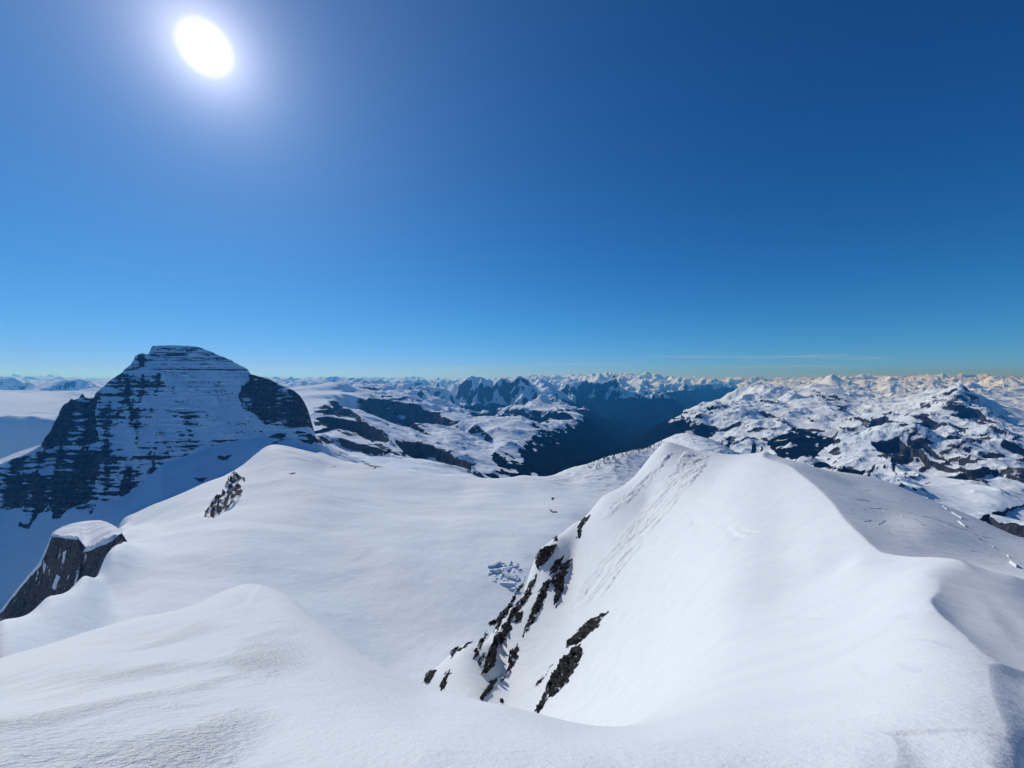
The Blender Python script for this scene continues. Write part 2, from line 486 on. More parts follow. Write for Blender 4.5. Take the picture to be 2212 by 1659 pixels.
def ridge_z(X, Y, detail=True):
    Z = S_ridge.z(X, Y)
    for g, drop, reach in step_ground:
        g_ = np.asarray(g); c = g_.mean(0); rad = np.hypot(*(g_ - c).T).max() + reach * 5
        m = np.hypot(X - c[0], Y - c[1]) < rad
        if not m.any(): continue
        d, al = poly_field(g, X[m], Y[m])
        fade = sstep(0, 0.12, al) * sstep(1, 0.88, al) if len(g) < 8 else 1.0
        dd = np.where(d > 0, drop * (1 - np.exp(-(d / (0.28 * reach)) ** 1.5)) * np.exp(-d / reach), 0)
        Z[m] -= dd * fade
    if not detail: return Z
    px, py = proj(X, Y, Z)
    # long drift waves, small wind ripples
    Z = Z + 0.010 * Y ** 0.5 * fbm(X / 3.0, Y / 1.6, 3) * sstep(1.5, 6, Y)
    Z = Z + 0.16 * fbm(X / 14.0, Y / 9.0, 4) * sstep(20, 60, Y) + 0.05 * fbm(X / 3.1, Y / 2.2, 3) * sstep(30, 80, Y)
    Z = Z + 0.006 * fbm(X / 0.8 + 3, Y / 0.35, 3) * sstep(20, 5, Y)
    return Z

wide = lambda a, b, n, A, B, m: np.concatenate([np.linspace(A, a, m)[:-1], np.linspace(a, b, n), np.linspace(b, B, m)[1:]])
us = wide(-1.55, 1.6, 960, -4.0, 4.0, 90)
ws = np.concatenate([np.linspace(math.log(0.6), math.log(1.6), 40)[:-1], np.linspace(math.log(1.6), math.log(420), 1300)])
U, W = np.meshgrid(us, ws)
# smooth base on a coarse lattice, refined by cubic interpolation along both axes
def cubic_axis(A, s, t, axis):
    A = np.moveaxis(A, axis, 0)
    f = (t - s[0]) / (s[1] - s[0]); i = np.clip(np.floor(f).astype(int), 1, len(s) - 3); r = f - i
    r = r.reshape((-1,) + (1,) * (A.ndim - 1))
    p0, p1, p2, p3 = A[i - 1], A[i], A[i + 1], A[i + 2]
    o = p1 + 0.5 * r * (p2 - p0 + r * (2 * p0 - 5 * p1 + 4 * p2 - p3 + r * (3 * (p1 - p2) + p3 - p0)))
    return np.moveaxis(o, 0, axis)
def fast_q(S, us, ws, nu=360, nw=520):
    us = np.clip(us, -1.92, 1.92)
    su = np.linspace(us.min(), us.max(), nu); sw = np.linspace(ws[0], ws[-1], nw)
    A, B = np.meshgrid(su, sw)
    G = S.q(A, B)
    return cubic_axis(cubic_axis(G, su, us, 1), sw, ws, 0)
Qa = fast_q(S_ridge.a, us, ws); Qb = fast_q(S_ridge.b, us, ws)
k_ = 0.0025
h_ = np.clip(0.5 + 0.5 * (Qb - Qa) / k_, 0, 1)
Q = Qb * (1 - h_) + Qa * h_ - k_ * h_ * (1 - h_)
Y = np.exp(W); X = U * Y; Z0 = Q * Y
class _Fixed:
    pass
_old = S_ridge.z
S_ridge.z = lambda a, b: Z0.copy()
Z = ridge_z(X, Y)
S_ridge.z = _old
PX, PY = proj(X, Y, Z0)
# crusty snow at lower left: small crumbs stuck to the surface
crumb = np.zeros(X.shape)
near = Y < 20
patch = fbm(X / 1.3 + 5, Y / 2.6, 4)
area = sdpoly(PX, PY, [(-60,1520),(130,1440),(330,1390),(500,1345),(620,1370),(640,1440),(570,1530),(520,1600),(470,1720),(-60,1720)])
cm = sstep(-110, 90, area) * sstep(-0.3, 0.5, patch + 0.1) * near
cells = perlin(X / 0.07 + 40, Y / 0.085) * 0.6 + perlin(X / 0.036, Y / 0.045 + 9) * 0.4
Z = Z + cm * 0.015 * np.clip(cells, 0.02, 1)
crumb = np.maximum(cm, 0.16 * sstep(25, 8, Y))
# run-out of sliding snow down the lit face
track = inpoly(PX + 4 * fbm(X / 6, Y / 6, 3), PY, [(1480,975),(1535,985),(1520,1010),(1440,1110),(1350,1220),(1300,1290),(1255,1310),(1225,1330),(1260,1260),(1330,1170),(1400,1090),(1450,1020)]) & (Y > 60)
track = track | (inpoly(PX + 4 * fbm(X / 6, Y / 6, 3), PY, [(1425,990),(1450,980),(1400,1050),(1310,1120),(1290,1120),(1360,1060)]) & (Y > 60))
along = (X * 0.97 + Y * 0.25); across = (-X * 0.25 + Y * 0.97)
tn = perlin(across / 1.6, along / 9.0) * 0.5 + np.abs(perlin(across / 1.1 + 7, along / 2.6)) * 0.7 + perlin(across / 5, along / 60) * 0.6
Z = Z + track * (1.15 * tn + 0.5 * np.clip(perlin(across / 1.3 + 3, along / 1.5), -0.2, 1))
bk = np.linspace(9.0, 0.12, 40) ** 1.0
Xb = X[0][None] * (1 + bk[:, None] * 1.6); Yb = Y[0][None] - bk[:, None]; Zb_ = Z[0][None] - 0.06 * bk[:, None]
X = np.concatenate([Xb, X]); Y = np.concatenate([Yb, Y]); Z = np.concatenate([Zb_, Z]); crumb = np.concatenate([np.repeat(crumb[:1], 40, 0), crumb])
near_ridge = grid_obj('snow_ridge_terrain', X, Y, Z, M_near, {'rock': np.zeros(X.shape), 'forest': np.zeros(X.shape), 'crumb': crumb})
tag(near_ridge, "bright wind-packed snow ridge and mound filling the lower half of the view", "snow ridge", kind='structure')

# ------------------------------------------------------------------ the glacier basin below
basin_pts = [
 (-500,1600,300),(-500,1500,380),(-500,1650,460),(-500,2000,700),
 (0,1700,250),(0,1420,340),(0,1343,420),(0,1400,480),(0,1650,700),(0,1800,1200),
 (100,1600,290),(100,1350,420),(100,1290,500),(100,1360,570),(100,1620,800),(100,1700,1300),
 (180,1500,360),(180,1300,500),(180,1241,600),(180,1330,680),(180,1560,900),(180,1600,1400),
 (230,1400,450),(230,1270,590),(232,1195,690),(228,1225,800),(245,1183,760),(250,1166,950),(250,1152,1250),(252,1138,1600),(250,1220,2200),
 (280,1400,450),(280,1240,640),(280,1172,900),(280,1140,1250),(284,1113,1600),(290,1200,2200),
 (330,1600,330),(330,1300,560),(330,1200,740),(330,1130,1150),(330,1090,1600),(340,1150,2100),
 (440,1600,330),(440,1300,580),(440,1190,780),(440,1120,1050),(440,1045,1700),(450,1090,2200),
 (530,1300,600),(530,1180,820),(530,1080,1250),(530,1000,1850),(540,1050,2400),
 (570,1600,340),(570,1250,700),(570,1120,1050),(570,1030,1500),(570,966,2050),(575,1030,2500),
 (640,967,2000),(640,1020,2500),(640,1060,1300),
 (700,1400,540),(700,1200,860),(700,1080,1230),(700,1010,1720),(700,980,1980),(700,1060,2500),
 (800,1300,700),(800,1050,1520),(800,1003,1950),(800,1090,2500),
 (850,1700,360),(850,1420,570),(850,1200,870),
 (900,1100,1280),(900,1040,1650),(900,1015,1930),(900,1100,2500),
 (1000,1600,420),(1000,1400,590),(1000,1300,710),(1000,1200,890),(1000,1100,1280),(1000,1050,1650),(1000,1025,1960),(1000,1120,2500),
 (1130,1400,600),(1130,1200,900),(1130,1060,1620),(1130,1028,2020),(1130,1120,2500),
 (1230,1300,740),(1230,1100,1330),(1230,1040,1860),(1230,1014,2150),(1230,1090,2600),
 (1300,1060,1700),(1300,994,2300),(1300,1050,2700),(1360,1030,1900),(1360,976,2420),(1360,1030,2800),
 (1420,1000,2200),(1420,957,2560),(1420,1010,2950),(1465,946,2700),(1485,947,2720),(1465,1000,3000),(1510,966,2720),(1510,1020,3000),
 (1560,990,2700),(1560,1060,3000),(1700,1080,2700),(1700,1060,1900),(1700,1400,800),(1700,1700,420),(2200,1500,900),(2200,1300,2600),(1400,1200,1050),
]
S_basin = Surf(basin_pts)
us = wide(-1.6, 0.72, 1090, -2.6, 1.2, 60)
ws = np.linspace(math.log(230), math.log(3000), 900)
U, W = np.meshgrid(us, ws)
Q = fast_q(S_basin, us, ws, 420, 420)
Y = np.exp(W); X = U * Y; Z = Q * Y
PX, PY = proj(X, Y, Z)
def basin_detail(X, Y, PX):
    rim = sstep(1500, 2050, Y)
    d = 11.0 * fbm(X / 420, Y / 260, 3) * (1 - rim) * sstep(350, 700, Y) + 0.9 * fbm(X / 60, Y / 45, 4) * (1 - 0.5 * rim)
    right = sstep(1120, 1260, PX)
    d = d + rim * (7.0 * fbm(X / 190, Y / 120, 5) + right * (9.0 * ridged(X / 130, Y / 90, 4) + 4 * fbm(X / 35, Y / 30, 3)))
    left = sstep(1000, 700, PX) * rim
    d = d + left * 9 * eroded(X / 260, Y / 130, 5)
    return d
Z = Z + basin_detail(X, Y, PX)
def wavy(PX, PY, X, Y, amp, s):
    return PX + amp * fbm(X / s, Y / s + 3, 4), PY + amp * fbm(X / s + 50, Y / s, 4)
wx, wy = wavy(PX, PY, X, Y, 4.0, 40.0)
rock = np.zeros(X.shape)
ka = (549, 713, 1 / 3)
for pl in ([(640,872),(710,850),(760,875),(838,886),(800,893),(740,880),(690,860)], [(495,883),(540,878),(520,888)], [(215,932),(250,923),(277,928),(250,936)],
           [(1900,1160),(1930,1175),(1980,1180),(1940,1190)], [(1920,1090),(1950,1095),(1930,1105)]):
    rock[inpoly(wx, wy, crop(pl, *ka)) & (Y > 600)] = 0.8
for pl in ([(1760,1180),(1830,1220),(1820,1240)],):
    rock[inpoly(wx, wy, crop(pl, 1234, 779, 600 / 2212 * .5486)) & (Y > 600)] = 1.0
def surf_rock(o): return o
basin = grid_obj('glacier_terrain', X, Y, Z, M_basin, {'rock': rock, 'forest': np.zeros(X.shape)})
tag(basin, "broad smooth white glacier basin sweeping below the dark banded pyramid mountain", "glacier", kind='structure')

# ------------------------------------------------------------------ the banded mountain
def loft(lines, px0, px1, ncol, rows):
    """surface through lines of (column, row, distance) read from front to back"""
    px = np.linspace(px0, px1, ncol)
    P = []
    for ln in lines:
        a = np.array(sorted(ln), float)
        py = np.interp(px, a[:, 0], a[:, 1]); yy = np.interp(px, a[:, 0], a[:, 2])
        u, q = uq(px, py)
        P.append(np.stack([u * yy, yy, q * yy], -1))
    P = np.array(P)
    out = []; T = []
    for i, n in enumerate(rows):
        t = np.linspace(0, 1, n, endpoint=(i == len(rows) - 1))[:, None, None]
        out.append(P[i][None] * (1 - t) + P[i + 1][None] * t); T.append(i + t[:, 0, 0])
    V = np.concatenate(out); T = np.concatenate(T)
    return V[..., 0], V[..., 1], V[..., 2], px, T

sil = [(-500,1060,1850),(-200,1020,1850),(0,1003,1870),(25,992,1880),(50,983,1900),(72,972,1930),(88,962,1960),(97,945,2010),(110,930,2060),(116,915,2100),(125,898,2140),(133,880,2170),(140,872,2205),(148,868,2210),
       (154,861,2215),(160,864,2215),(170,860,2220),(175,853,2222),(178,850,2222),(184,858,2225),(192,861,2228),(203,859,2232),(206,850,2240),(222,836,2260),(240,820,2290),(262,806,2320),(272,796,2340),(282,787,2355),
       (289,778,2370),(292,769,2380),(300,765,2390),(308,762,2400),(312,764,2405),(318,765,2410),(322,762,2420),(326,752,2440),(330,747,2450),(345,746,2460),(380,746,2470),(405,747,2475),(425,749,2475),(440,754,2475),
       (455,759,2470),(470,766,2462),(485,772,2455),(500,779,2445),(515,787,2432),(530,795,2420),(537,800,2410),(541,808,2400),(555,812,2385),(575,817,2360),(590,823,2340),(605,831,2315),(620,838,2290),(635,844,2265),(648,855,2240),
       (658,870,2215),(665,885,2195),(671,905,2175),(676,922,2155),(680,938,2135),(692,948,2110),(700,955,2100),(730,975,2090),(800,1000,2080)]
foot = [(-500,1140,1750),(-200,1120,1760),(0,1104,1760),(50,1096,1740),(100,1106,1720),(150,1098,1720),(197,1108,1690),(240,1084,1740),(283,1063,1800),(310,1040,1850),(350,1003,1920),(400,985,1980),(467,960,2040),(520,950,2060),(577,944,2060),(600,940,2050),(640,950,2030),(697,962,2020),(730,985,2020),(800,1010,2020)]
fan = [(-500,1500,1400),(-200,1400,1400),(0,1330,1420),(60,1310,1430),(150,1250,1480),(240,1170,1550),(300,1120,1600),(352,1084,1640),(420,1055,1700),(500,1030,1790),(560,985,1890),(600,975,1930),(640,975,1950),(700,985,1970),(800,1020,1980)]
def between(a, b, f, bulge=0.0):
    xs = sorted({p[0] for p in a} | {p[0] for p in b})
    A = np.array(sorted(a)); B = np.array(sorted(b)); r = []
    for x in xs:
        pa, ya = np.interp(x, A[:, 0], A[:, 1]), np.interp(x, A[:, 0], A[:, 2])
        pb, yb = np.interp(x, B[:, 0], B[:, 1]), np.interp(x, B[:, 0], B[:, 2])
        r.append((x, pa + (pb - pa) * f, ya + (yb - ya) * f + bulge))
    return r
front = [(x, y + 60, d - 260) for x, y, d in fan]
back1 = [(x, y + 45, d + 330) for x, y, d in sil]
back2 = [(x, y + 160, d + 900) for x, y, d in sil]
X, Y, Z, pxs, T = loft([front, fan, foot, between(foot, sil, 0.35, -15), between(foot, sil, 0.7, -5), sil, back1, back2], -700, 800, 1200, [20, 110, 170, 170, 150, 40, 20])
TT = np.repeat(T[:, None], X.shape[1], 1)
PXg = np.repeat(pxs[None], X.shape[0], 0)
face = sstep(1.7, 2.3, TT) * sstep(5.4, 4.8, TT)
hx = X * 0.77 + Y * 0.63                 # along the face
vx = -X * 0.63 + Y * 0.77
gul = ridged(hx / 170, Z / 420, 5) - 0.45
dsp = face * (30 * gul + 12 * (ridged(hx / 85 + 5, Z / 520, 4) - 0.45) + 7 * fbm(hx / 60, Z / 50, 4))
per = 27 + 6 * np.sin(Z / 90)
ph = (Z + 7 * fbm(hx / 220, Z / 220, 3)) / 27.0
saw = ph - np.floor(ph)
dsp = dsp + face * 9.0 * (sstep(0.0, 0.35, saw) - saw) * sstep(-0.25, 0.45, fbm(hx / 160 + 2, Z / 60, 4))
edge = np.exp(-((TT - 5) / 0.12) ** 2)
dsp = dsp * (1 - 0.8 * edge)
X = X + dsp * 0.63; Y = Y - dsp * 0.77
Z = Z + face * (1 - edge) * 5 * fbm(hx / 40 + 9, vx / 40, 4) + edge * 4 * fbm(hx / 22, Z / 300, 4)
fanm = sstep(0.2, 0.8, TT) * sstep(2.1, 1.7, TT)
Z = Z + fanm * (5 * fbm(hx / 160, vx / 90, 4))
PX, PY = proj(X, Y, Z)
wx, wy = wavy(PX, PY, hx, Z, 11.0, 60.0)
k1 = (0, 713, 1 / 3)
solid = [[(250,760),(360,580),(420,480),(470,420),(500,430),(540,380),(570,420),(610,430),(615,540),(635,720),(560,745)],
         [(-300,935),(640,930),(625,1160),(590,1190),(560,1130),(440,1150),(380,1220),(330,1230),(320,1140),(240,1190),(180,1290),(120,1290),(150,1130),(60,1160),(-300,1170)],
         [(-300,870),(0,880),(200,790),(480,770),(660,790),(675,850),(640,885),(100,905),(-300,905)],
         [(600,1180),(640,1050),(650,950),(930,980),(830,1050),(700,1100)],
         [(1612,280),(1700,290),(1800,340),(1900,380),(1970,450),(2040,600),(2050,650),(1930,620),(1850,640),(1820,590),(1700,600),(1640,540),(1580,510),(1550,440),(1550,370),(1615,340)],
         [(1730,690),(1850,665),(1930,650),(2080,715),(2100,740),(1950,725),(1850,710),(1770,745)],
         [(1410,810),(1500,815),(1470,835),(1415,835)], [(1250,960),(1350,950),(1300,990)], [(870,210),(900,150),(960,165),(930,245),(830,262)]]
some = [[(750,330),(800,320),(800,480),(740,540),(690,500)], [(890,330),(980,330),(950,480),(880,490)], [(980,480),(1060,450),(1180,510),(1150,560),(1000,560)],
        [(690,770),(960,740),(990,780),(900,800),(690,820)], [(1020,820),(1070,730),(1110,750),(1050,835)], [(900,900),(1050,870),(960,940),(890,940)],
        [(950,600),(1010,590),(1000,650),(940,650)], [(1100,580),(1150,570),(1140,650),(1100,640)], [(1100,760),(1300,730),(1460,690),(1470,725),(1250,785),(1120,795)],
        [(630,440),(790,330),(810,420),(700,560),(640,700)], [(1200,560),(1300,540),(1290,700),(1210,690)]]
rock = np.full(X.shape, 0.12)
# bare beds: lines of rock along the strata, broken by snow, thicker and thinner from bed to bed
warp = 6 * fbm(hx / 200, Z / 200, 3)
bn = fbm(hx * 0 + 3.7, (Z + warp) / 15.0, 3)             # one value per bed
bn2 = fbm(hx / 900 + 1.7, (Z + warp) / 13.0, 3)
brk = fbm(hx / 70, Z / 14, 5)
blob = fbm(hx / 130 + 4, (Z + 0.5 * hx) / 95, 5)
ribs = (gul + 0.05) * 1.4 + (ridged(hx / 85 + 5, Z / 520, 4) - 0.45) * 1.5
line = sstep(-0.05, 0.4, 0.75 * bn + 0.55 * fbm(hx / 210 + 8, (Z + warp) / 24, 4)) - 0.35 + 0.7 * bn2
fleck = sstep(0.12, 0.3, fbm(hx / 15, Z / 5.5, 3)) * sstep(-0.2, 0.25, fbm(hx / 150 + 7, Z / 16, 3))
upper = sstep(806, 798, PY) * (TT > 2)
rock = np.maximum(rock, upper * (0.47 + 0.6 * line + 0.5 * brk + 0.25 * fbm(hx / 24, Z / 6, 3)))
leftness = sstep(560, 250, PX + 40 * fbm(hx / 120, Z / 120, 3))
mid = (TT > 2.0) * sstep(800, 812, PY)
rock = np.maximum(rock, mid * (0.31 + 0.22 * leftness + 0.60 * brk + 0.50 * blob + (0.30 + 0.30 * leftness) * ribs + 0.42 * line + 0.38 * fbm(hx / 26, Z / 8, 3) + 0.42 * fleck))
smooth_zone = inpoly(wx, wy, crop([(1030,265),(1620,265),(1560,380),(1560,500),(1750,640),(1700,680),(1300,700),(1280,520),(1100,400)], *k1))
rock = np.where(smooth_zone, np.clip(0.20 + 0.4 * brk + 0.3 * blob + 0.25 * line + 0.6 * fleck * sstep(-0.25, 0.1, blob), 0, 0.8), rock)
for pl in some:
    rock = np.where(inpoly(wx, wy, crop(pl, *k1)) & (TT > 1.5) & (TT < 5.1), 0.54 + 0.6 * brk + 0.35 * blob + 0.4 * line + 0.25 * ribs, rock)
for i_, pl in enumerate(solid):
    rock = np.where(inpoly(wx, wy, crop(pl, *k1)) & (TT > 0.8) & (TT < 5.1), (1.12, 0.98, 0.96, 0.80, 1.0, 0.95, 0.9, 0.9, 0.95)[i_] + 0.75 * brk + 0.35 * blob + 0.30 * line + 0.42 * ribs, rock)
rock = np.where(TT < 1.95, np.where(rock > 0.6, rock, 0.0), rock)
rock = np.where(TT > 5.05, 0.1, rock)
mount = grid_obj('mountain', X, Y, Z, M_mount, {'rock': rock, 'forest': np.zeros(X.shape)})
tag(mount, "tall dark pyramid mountain in shade, its face striped with thin snow-covered rock bands", "mountain", kind='structure')

# ------------------------------------------------------------------ far ground
far_pts = [
 # left icefield and the shaded wall under it
 (-500,860,9000),(-500,903,4900),(-500,960,3700),(-250,850,7500),(-250,903,4900),(-250,960,3700),(-250,847,10500),(-250,846,12500),(-500,824,40000),
 (0,850,7500),(0,880,5600),(0,903,4900),(0,925,4300),(0,960,3700),(0,1000,3300),(0,847,10500),(0,846,12200),(0,828,20000),(0,823,40000),
 (100,852,7500),(100,880,5600),(110,907,4900),(110,930,4300),(100,965,3700),(100,1010,3200),(100,848,10500),(60,846,12500),(150,848,10500),(150,850,8000),
 (215,848,10500),(215,852,8000),(215,880,5600),(215,950,4300),(300,832,12000),(300,828,20000),(300,900,5000),(300,1100,2600),
 (450,835,12000),(450,900,5200),(450,1100,2600),(600,829,16000),(600,845,7500),
 # plateau right of the mountain, shelves and cliffs
 (660,850,6000),(720,852,6000),(740,862,5400),(690,880,4700),(690,903,4000),(690,918,3700),(690,945,3100),(700,1000,2400),
 (790,905,4300),(830,950,3500),(780,950,3300),(800,1000,2600),(740,1010,2500),
 (870,884,6000),(930,910,5650),(860,950,3800),(880,985,3050),(900,1015,2500),
 (970,915,5600),(990,985,3600),(1000,1010,3000),(1000,1060,2400),
 (830,862,7600),(900,874,7300),(960,895,6900),(1000,910,6600),
 (950,850,10500),(1020,880,9500),(1060,862,11500),
 (1050,925,6200),(1100,905,7600),(1150,895,8800),(1100,940,5900),(1150,930,6800),(1200,915,8200),(1250,925,8600),(1200,890,9800),(1270,902,10000),
 (1080,985,4700),(1150,975,5600),(1220,955,7000),(1270,960,7600),(1150,1020,4300),(1250,1000,5800),(1200,1080,3200),(1300,970,8000),
 # the valley
 (1330,965,9000),(1360,935,12000),(1400,905,16000),(1430,888,19500),(1480,868,26000),(1540,848,38000),(1400,960,8500),(1450,925,9000),(1470,905,10500),(1380,1000,6500),(1480,1000,5000),
 (1300,915,11500),(1340,895,15000),(1400,870,18500),
 # behind: high ground
 (700,832,22000),(850,836,20000),(950,842,17000),(1050,848,16500),(1050,856,13800),(1130,848,15500),(1150,862,13000),(1220,848,20000),(1330,845,21000),(1420,845,26000),(1500,838,34000),(1560,838,42000),
 # right-hand range
 (1510,885,10500),(1560,866,11500),(1600,890,9000),(1560,915,8500),(1620,925,7600),(1540,950,7300),(1650,850,13000),(1700,870,10500),(1750,880,9400),(1700,905,8200),
 (1640,965,6400),(1700,945,7000),(1760,950,6600),(1720,985,5500),(1650,1010,4800),(1780,1000,5200),(1800,920,7400),(1830,945,6600),
 (1800,838,12500),(1860,880,9600),(1880,862,14500),(1900,845,20000),(1900,900,8200),(1850,905,8300),
 (1950,885,8600),(2000,862,9600),(2050,850,9200),(2076,848,9000),(2000,900,7200),(2060,890,7400),(2100,885,7900),(2140,905,7100),(2190,928,6500),(2250,935,6300),
 (2150,880,10500),(2212,865,13000),(2212,890,10000),(2150,850,15500),(2300,880,11000),
 (1930,935,6400),(2000,930,6300),(2080,925,6400),(2150,945,5800),(2212,955,5500),
 (1880,975,5400),(1960,985,5000),(1960,1000,4500),(2040,965,5400),(2060,985,4900),(2100,985,4800),(2180,985,4700),(2212,1010,4200),(2210,1040,3700),
 (1850,1030,4100),(1920,1030,4000),(2000,1015,4300),(2080,1020,4100),(2000,1060,3400),(2080,1070,3300),(2150,1070,3250),(2212,1080,3200),
 (1950,1100,2800),(2080,1120,2700),(2150,1120,2650),(2212,1110,2800),(2212,1165,2300),(2300,1100,3000),(2300,1000,4600),(2500,1000,4600),(2500,1150,2600),(2600,900,9000),
 (2150,1200,2200),(1800,1100,3000),(1700,1100,3300),(1900,1150,2300),(1600,1100,3600),
 (2000,826,26000),(2212,830,26000),(2500,830,26000),(1750,830,26000),
 (-500,812,60000),(0,813,60000),(600,815,60000),(1100,817,60000),(1500,818,60000),(1800,818,60000),(2212,817,60000),(2700,815,60000),
 (300,825,44000),(1100,826,44000),(1700,827,44000),(2212,827,44000),
]
S_far = Surf(far_pts, 1e-5)
us = wide(-1.5, 1.5, 1650, -2.7, 2.7, 130)
ws = np.concatenate([np.linspace(math.log(2250), math.log(20000), 760)[:-1], np.linspace(math.log(20000), math.log(60000), 300)])
U, W = np.meshgrid(us, ws)
Q = fast_q(S_far, us, ws, 420, 420)
Y = np.exp(W); X = U * Y; Zb = Q * Y
PX0, PY0 = proj(X, Y, Zb)

# how rough the ground is, metres
amp_pts = [(0,870,6500,10),(0,825,14000,120),(150,826,10500,60),(0,815,40000,160),(0,960,4350,30),(700,852,6000,10),(750,900,4300,60),(870,900,5600,70),(800,990,2700,30),
           (1100,920,7000,75),(1200,915,8500,70),(1150,1000,5200,70),(1330,950,10000,40),(1400,900,16000,120),(1050,830,15500,330),(1300,835,20500,480),(900,830,20000,240),(700,826,22000,200),
           (1530,870,11000,150),(1650,850,13000,240),(1700,900,8500,100),(1700,960,6500,130),(1850,890,9000,120),(1800,838,12500,50),(1800,850,13500,60),(1780,835,16000,120),(2050,860,9000,140),(1980,930,6300,150),(1960,990,4800,150),(2100,985,4800,150),
           (2050,1040,3700,25),(2150,1080,3200,50),(2150,1150,2600,90),(1900,1060,3300,110),(2180,880,10000,70),(1900,840,20000,300),(2100,830,26000,300),(1500,832,34000,400),(1700,825,44000,300),(2200,822,44000,300),(1100,822,44000,280),(400,822,44000,150),(1000,817,60000,300),(2200,817,60000,300),(0,813,60000,250)]
ap = np.array(amp_pts, float)
au, aq = uq(ap[:, 0], ap[:, 1]); aw = np.log(ap[:, 2]) * KW
uc = np.clip(us, -1.92, 1.92); su = np.linspace(uc.min(), uc.max(), 200); sw = np.linspace(ws[0], ws[-1], 200)
A, B = np.meshgrid(su, sw)
d2 = (A[..., None] - au) ** 2 + (KW * B[..., None] - aw) ** 2 + 1e-4
wt = d2 ** -1.6
AMP = (wt * ap[:, 3]).sum(-1) / wt.sum(-1)
AMP = cubic_axis(cubic_axis(AMP, su, uc, 1), sw, ws, 0)

er = eroded(X / 1900 + 3.3, Y / 1900 + 8.1, 8, 0.52)
er = (er - er.mean()) / er.std() * 0.5
print('rd', ridged(X[::9, ::9] / 4200 + 1.7, Y[::9, ::9] / 4200 + 4.4, 7, 0.5).std())
rd = ridged(X / 5200 + 1.7, Y / 5200 + 4.4, 7, 0.5)
big = sstep(150, 400, AMP)
Z = Zb + AMP * ((1 - big) * 1.5 * er + big * (3.0 * (rd - 0.42) + 0.7 * er))

# crests traced from the photograph: each is a real ridge line with its own height, falling away on both sides
crests = [
 ([(985,824,15500),(1000,816,15400),(1018,811,15300),(1040,811,15200),(1060,813,15100),(1075,819,15000),(1083,812,14900),(1095,815,14800),(1105,823,14700),(1115,815,14600),(1125,810,14500),(1129,805,14450),(1133,809,14400),(1142,822,14300),(1165,836,14000),(1200,851,13500),(1240,868,13000),(1280,882,12500)], 1.0),
 ([(1040,811,15200),(1022,830,14300),(1005,845,13500),(990,858,12600)], 1.0), ([(1083,812,14900),(1072,835,13900),(1060,855,13000)], 1.0), ([(1129,806,14450),(1122,838,13500),(1112,862,12700)], 1.0), ([(1165,836,14000),(1150,862,13000)], 1.0),
 ([(1165,822,19500),(1200,823,19500),(1230,821,19500),(1255,816,19300),(1285,816,19200),(1300,823,19000),(1330,819,19000),(1350,815,18800),(1365,816,18700),(1385,821,18600),(1400,828,18500),(1430,842,18500),(1455,857,18600)], 1.0),
 ([(1285,816,19200),(1270,838,18000),(1255,860,17000),(1235,878,16000)], 1.0), ([(1350,815,18800),(1342,840,17600),(1335,860,16800)], 1.0), ([(1365,816,18700),(1372,845,17700),(1378,862,17000)], 1.0), ([(1230,821,19500),(1215,845,18000),(1195,862,17000)], 1.0), ([(1320,820,19000),(1305,845,17800)], 1.0),
 ([(1440,829,30000),(1470,833,30000),(1510,825,31000),(1545,824,32000),(1580,826,32000)], 1.0),
 ([(1478,893,10400),(1500,880,10600),(1530,867,11000),(1545,860,11300),(1558,858,11500),(1575,864,11700),(1590,862,12000),(1610,850,12600),(1630,841,13000),(1650,838,13300),(1690,840,13400),(1730,845,13000)], 0.6),
 ([(1730,862,12600),(1770,853,12500),(1800,846,12500),(1825,844,12300),(1836,849,12000),(1845,858,11500),(1862,868,10800),(1880,877,10000)], 0.6),
 ([(1960,868,9900),(2000,857,9700),(2040,850,9400),(2060,844,9100),(2078,842,8950),(2084,850,8750),(2096,862,8450),(2112,876,8100),(2130,889,7750),(2160,908,7150),(2190,923,6750),(2230,935,6400),(2300,950,6000)], 0.62),
 ([(1905,885,7400),(1960,893,7000),(1990,903,6700),(2040,918,6400)], 0.5),
 ([(1560,890,8700),(1600,905,8100),(1612,918,7700),(1622,938,7200)], 0.55), ([(1690,905,8000),(1680,930,7200),(1665,955,6600)], 0.5), ([(1590,858,11500),(1640,885,9600),(1700,908,8300),(1710,920,7800)], 0.7),
 ([(1965,945,6000),(1958,965,5500),(1950,990,4900)], 0.6),
 ([(2120,818,44000),(2150,812,44000),(2170,811,44000),(2185,816,44000)], 0.5), ([(1995,818,42000),(2010,814,42000),(2030,818,42000)], 0.5),
 ([(0,812,30000),(20,812,30000),(45,816,29000),(65,811,29000),(90,814,29000),(130,818,29000)], 0.7), ([(-200,815,14000),(0,817,14000),(30,818,13900),(60,822,13700),(95,838,13200)], 0.5), ([(130,836,13000),(150,822,12900),(175,819,12800),(205,826,12500),(232,842,12200)], 0.5),
 ([(100,826,14000),(130,822,13500),(148,818,13000),(165,820,12800),(190,830,12000)], 0.5),
 ([(700,818,24000),(725,813,24000),(760,817,24000),(800,818,23500),(830,815,23500),(870,818,23000),(905,815,23000),(945,818,22500),(980,817,22000)], 0.8),
 ([(735,858,6600),(780,855,6700),(830,852,6800),(870,857,6700),(920,872,6500),(970,892,6200),(1000,906,6000),(1040,922,5800)], 0.85),
 ([(690,905,4050),(735,903,4250),(780,905,4250),(815,925,3900),(838,950,3550)], 0.9), ([(672,880,4700),(715,866,5100),(755,880,4800),(785,900,4400)], 0.6),
 ([(722,953,3300),(790,958,3250),(840,966,3200),(880,987,3000)], 1.0), ([(856,953,3900),(905,953,4000),(945,968,3800),(985,978,3650),(1000,992,3500)], 0.85),
]
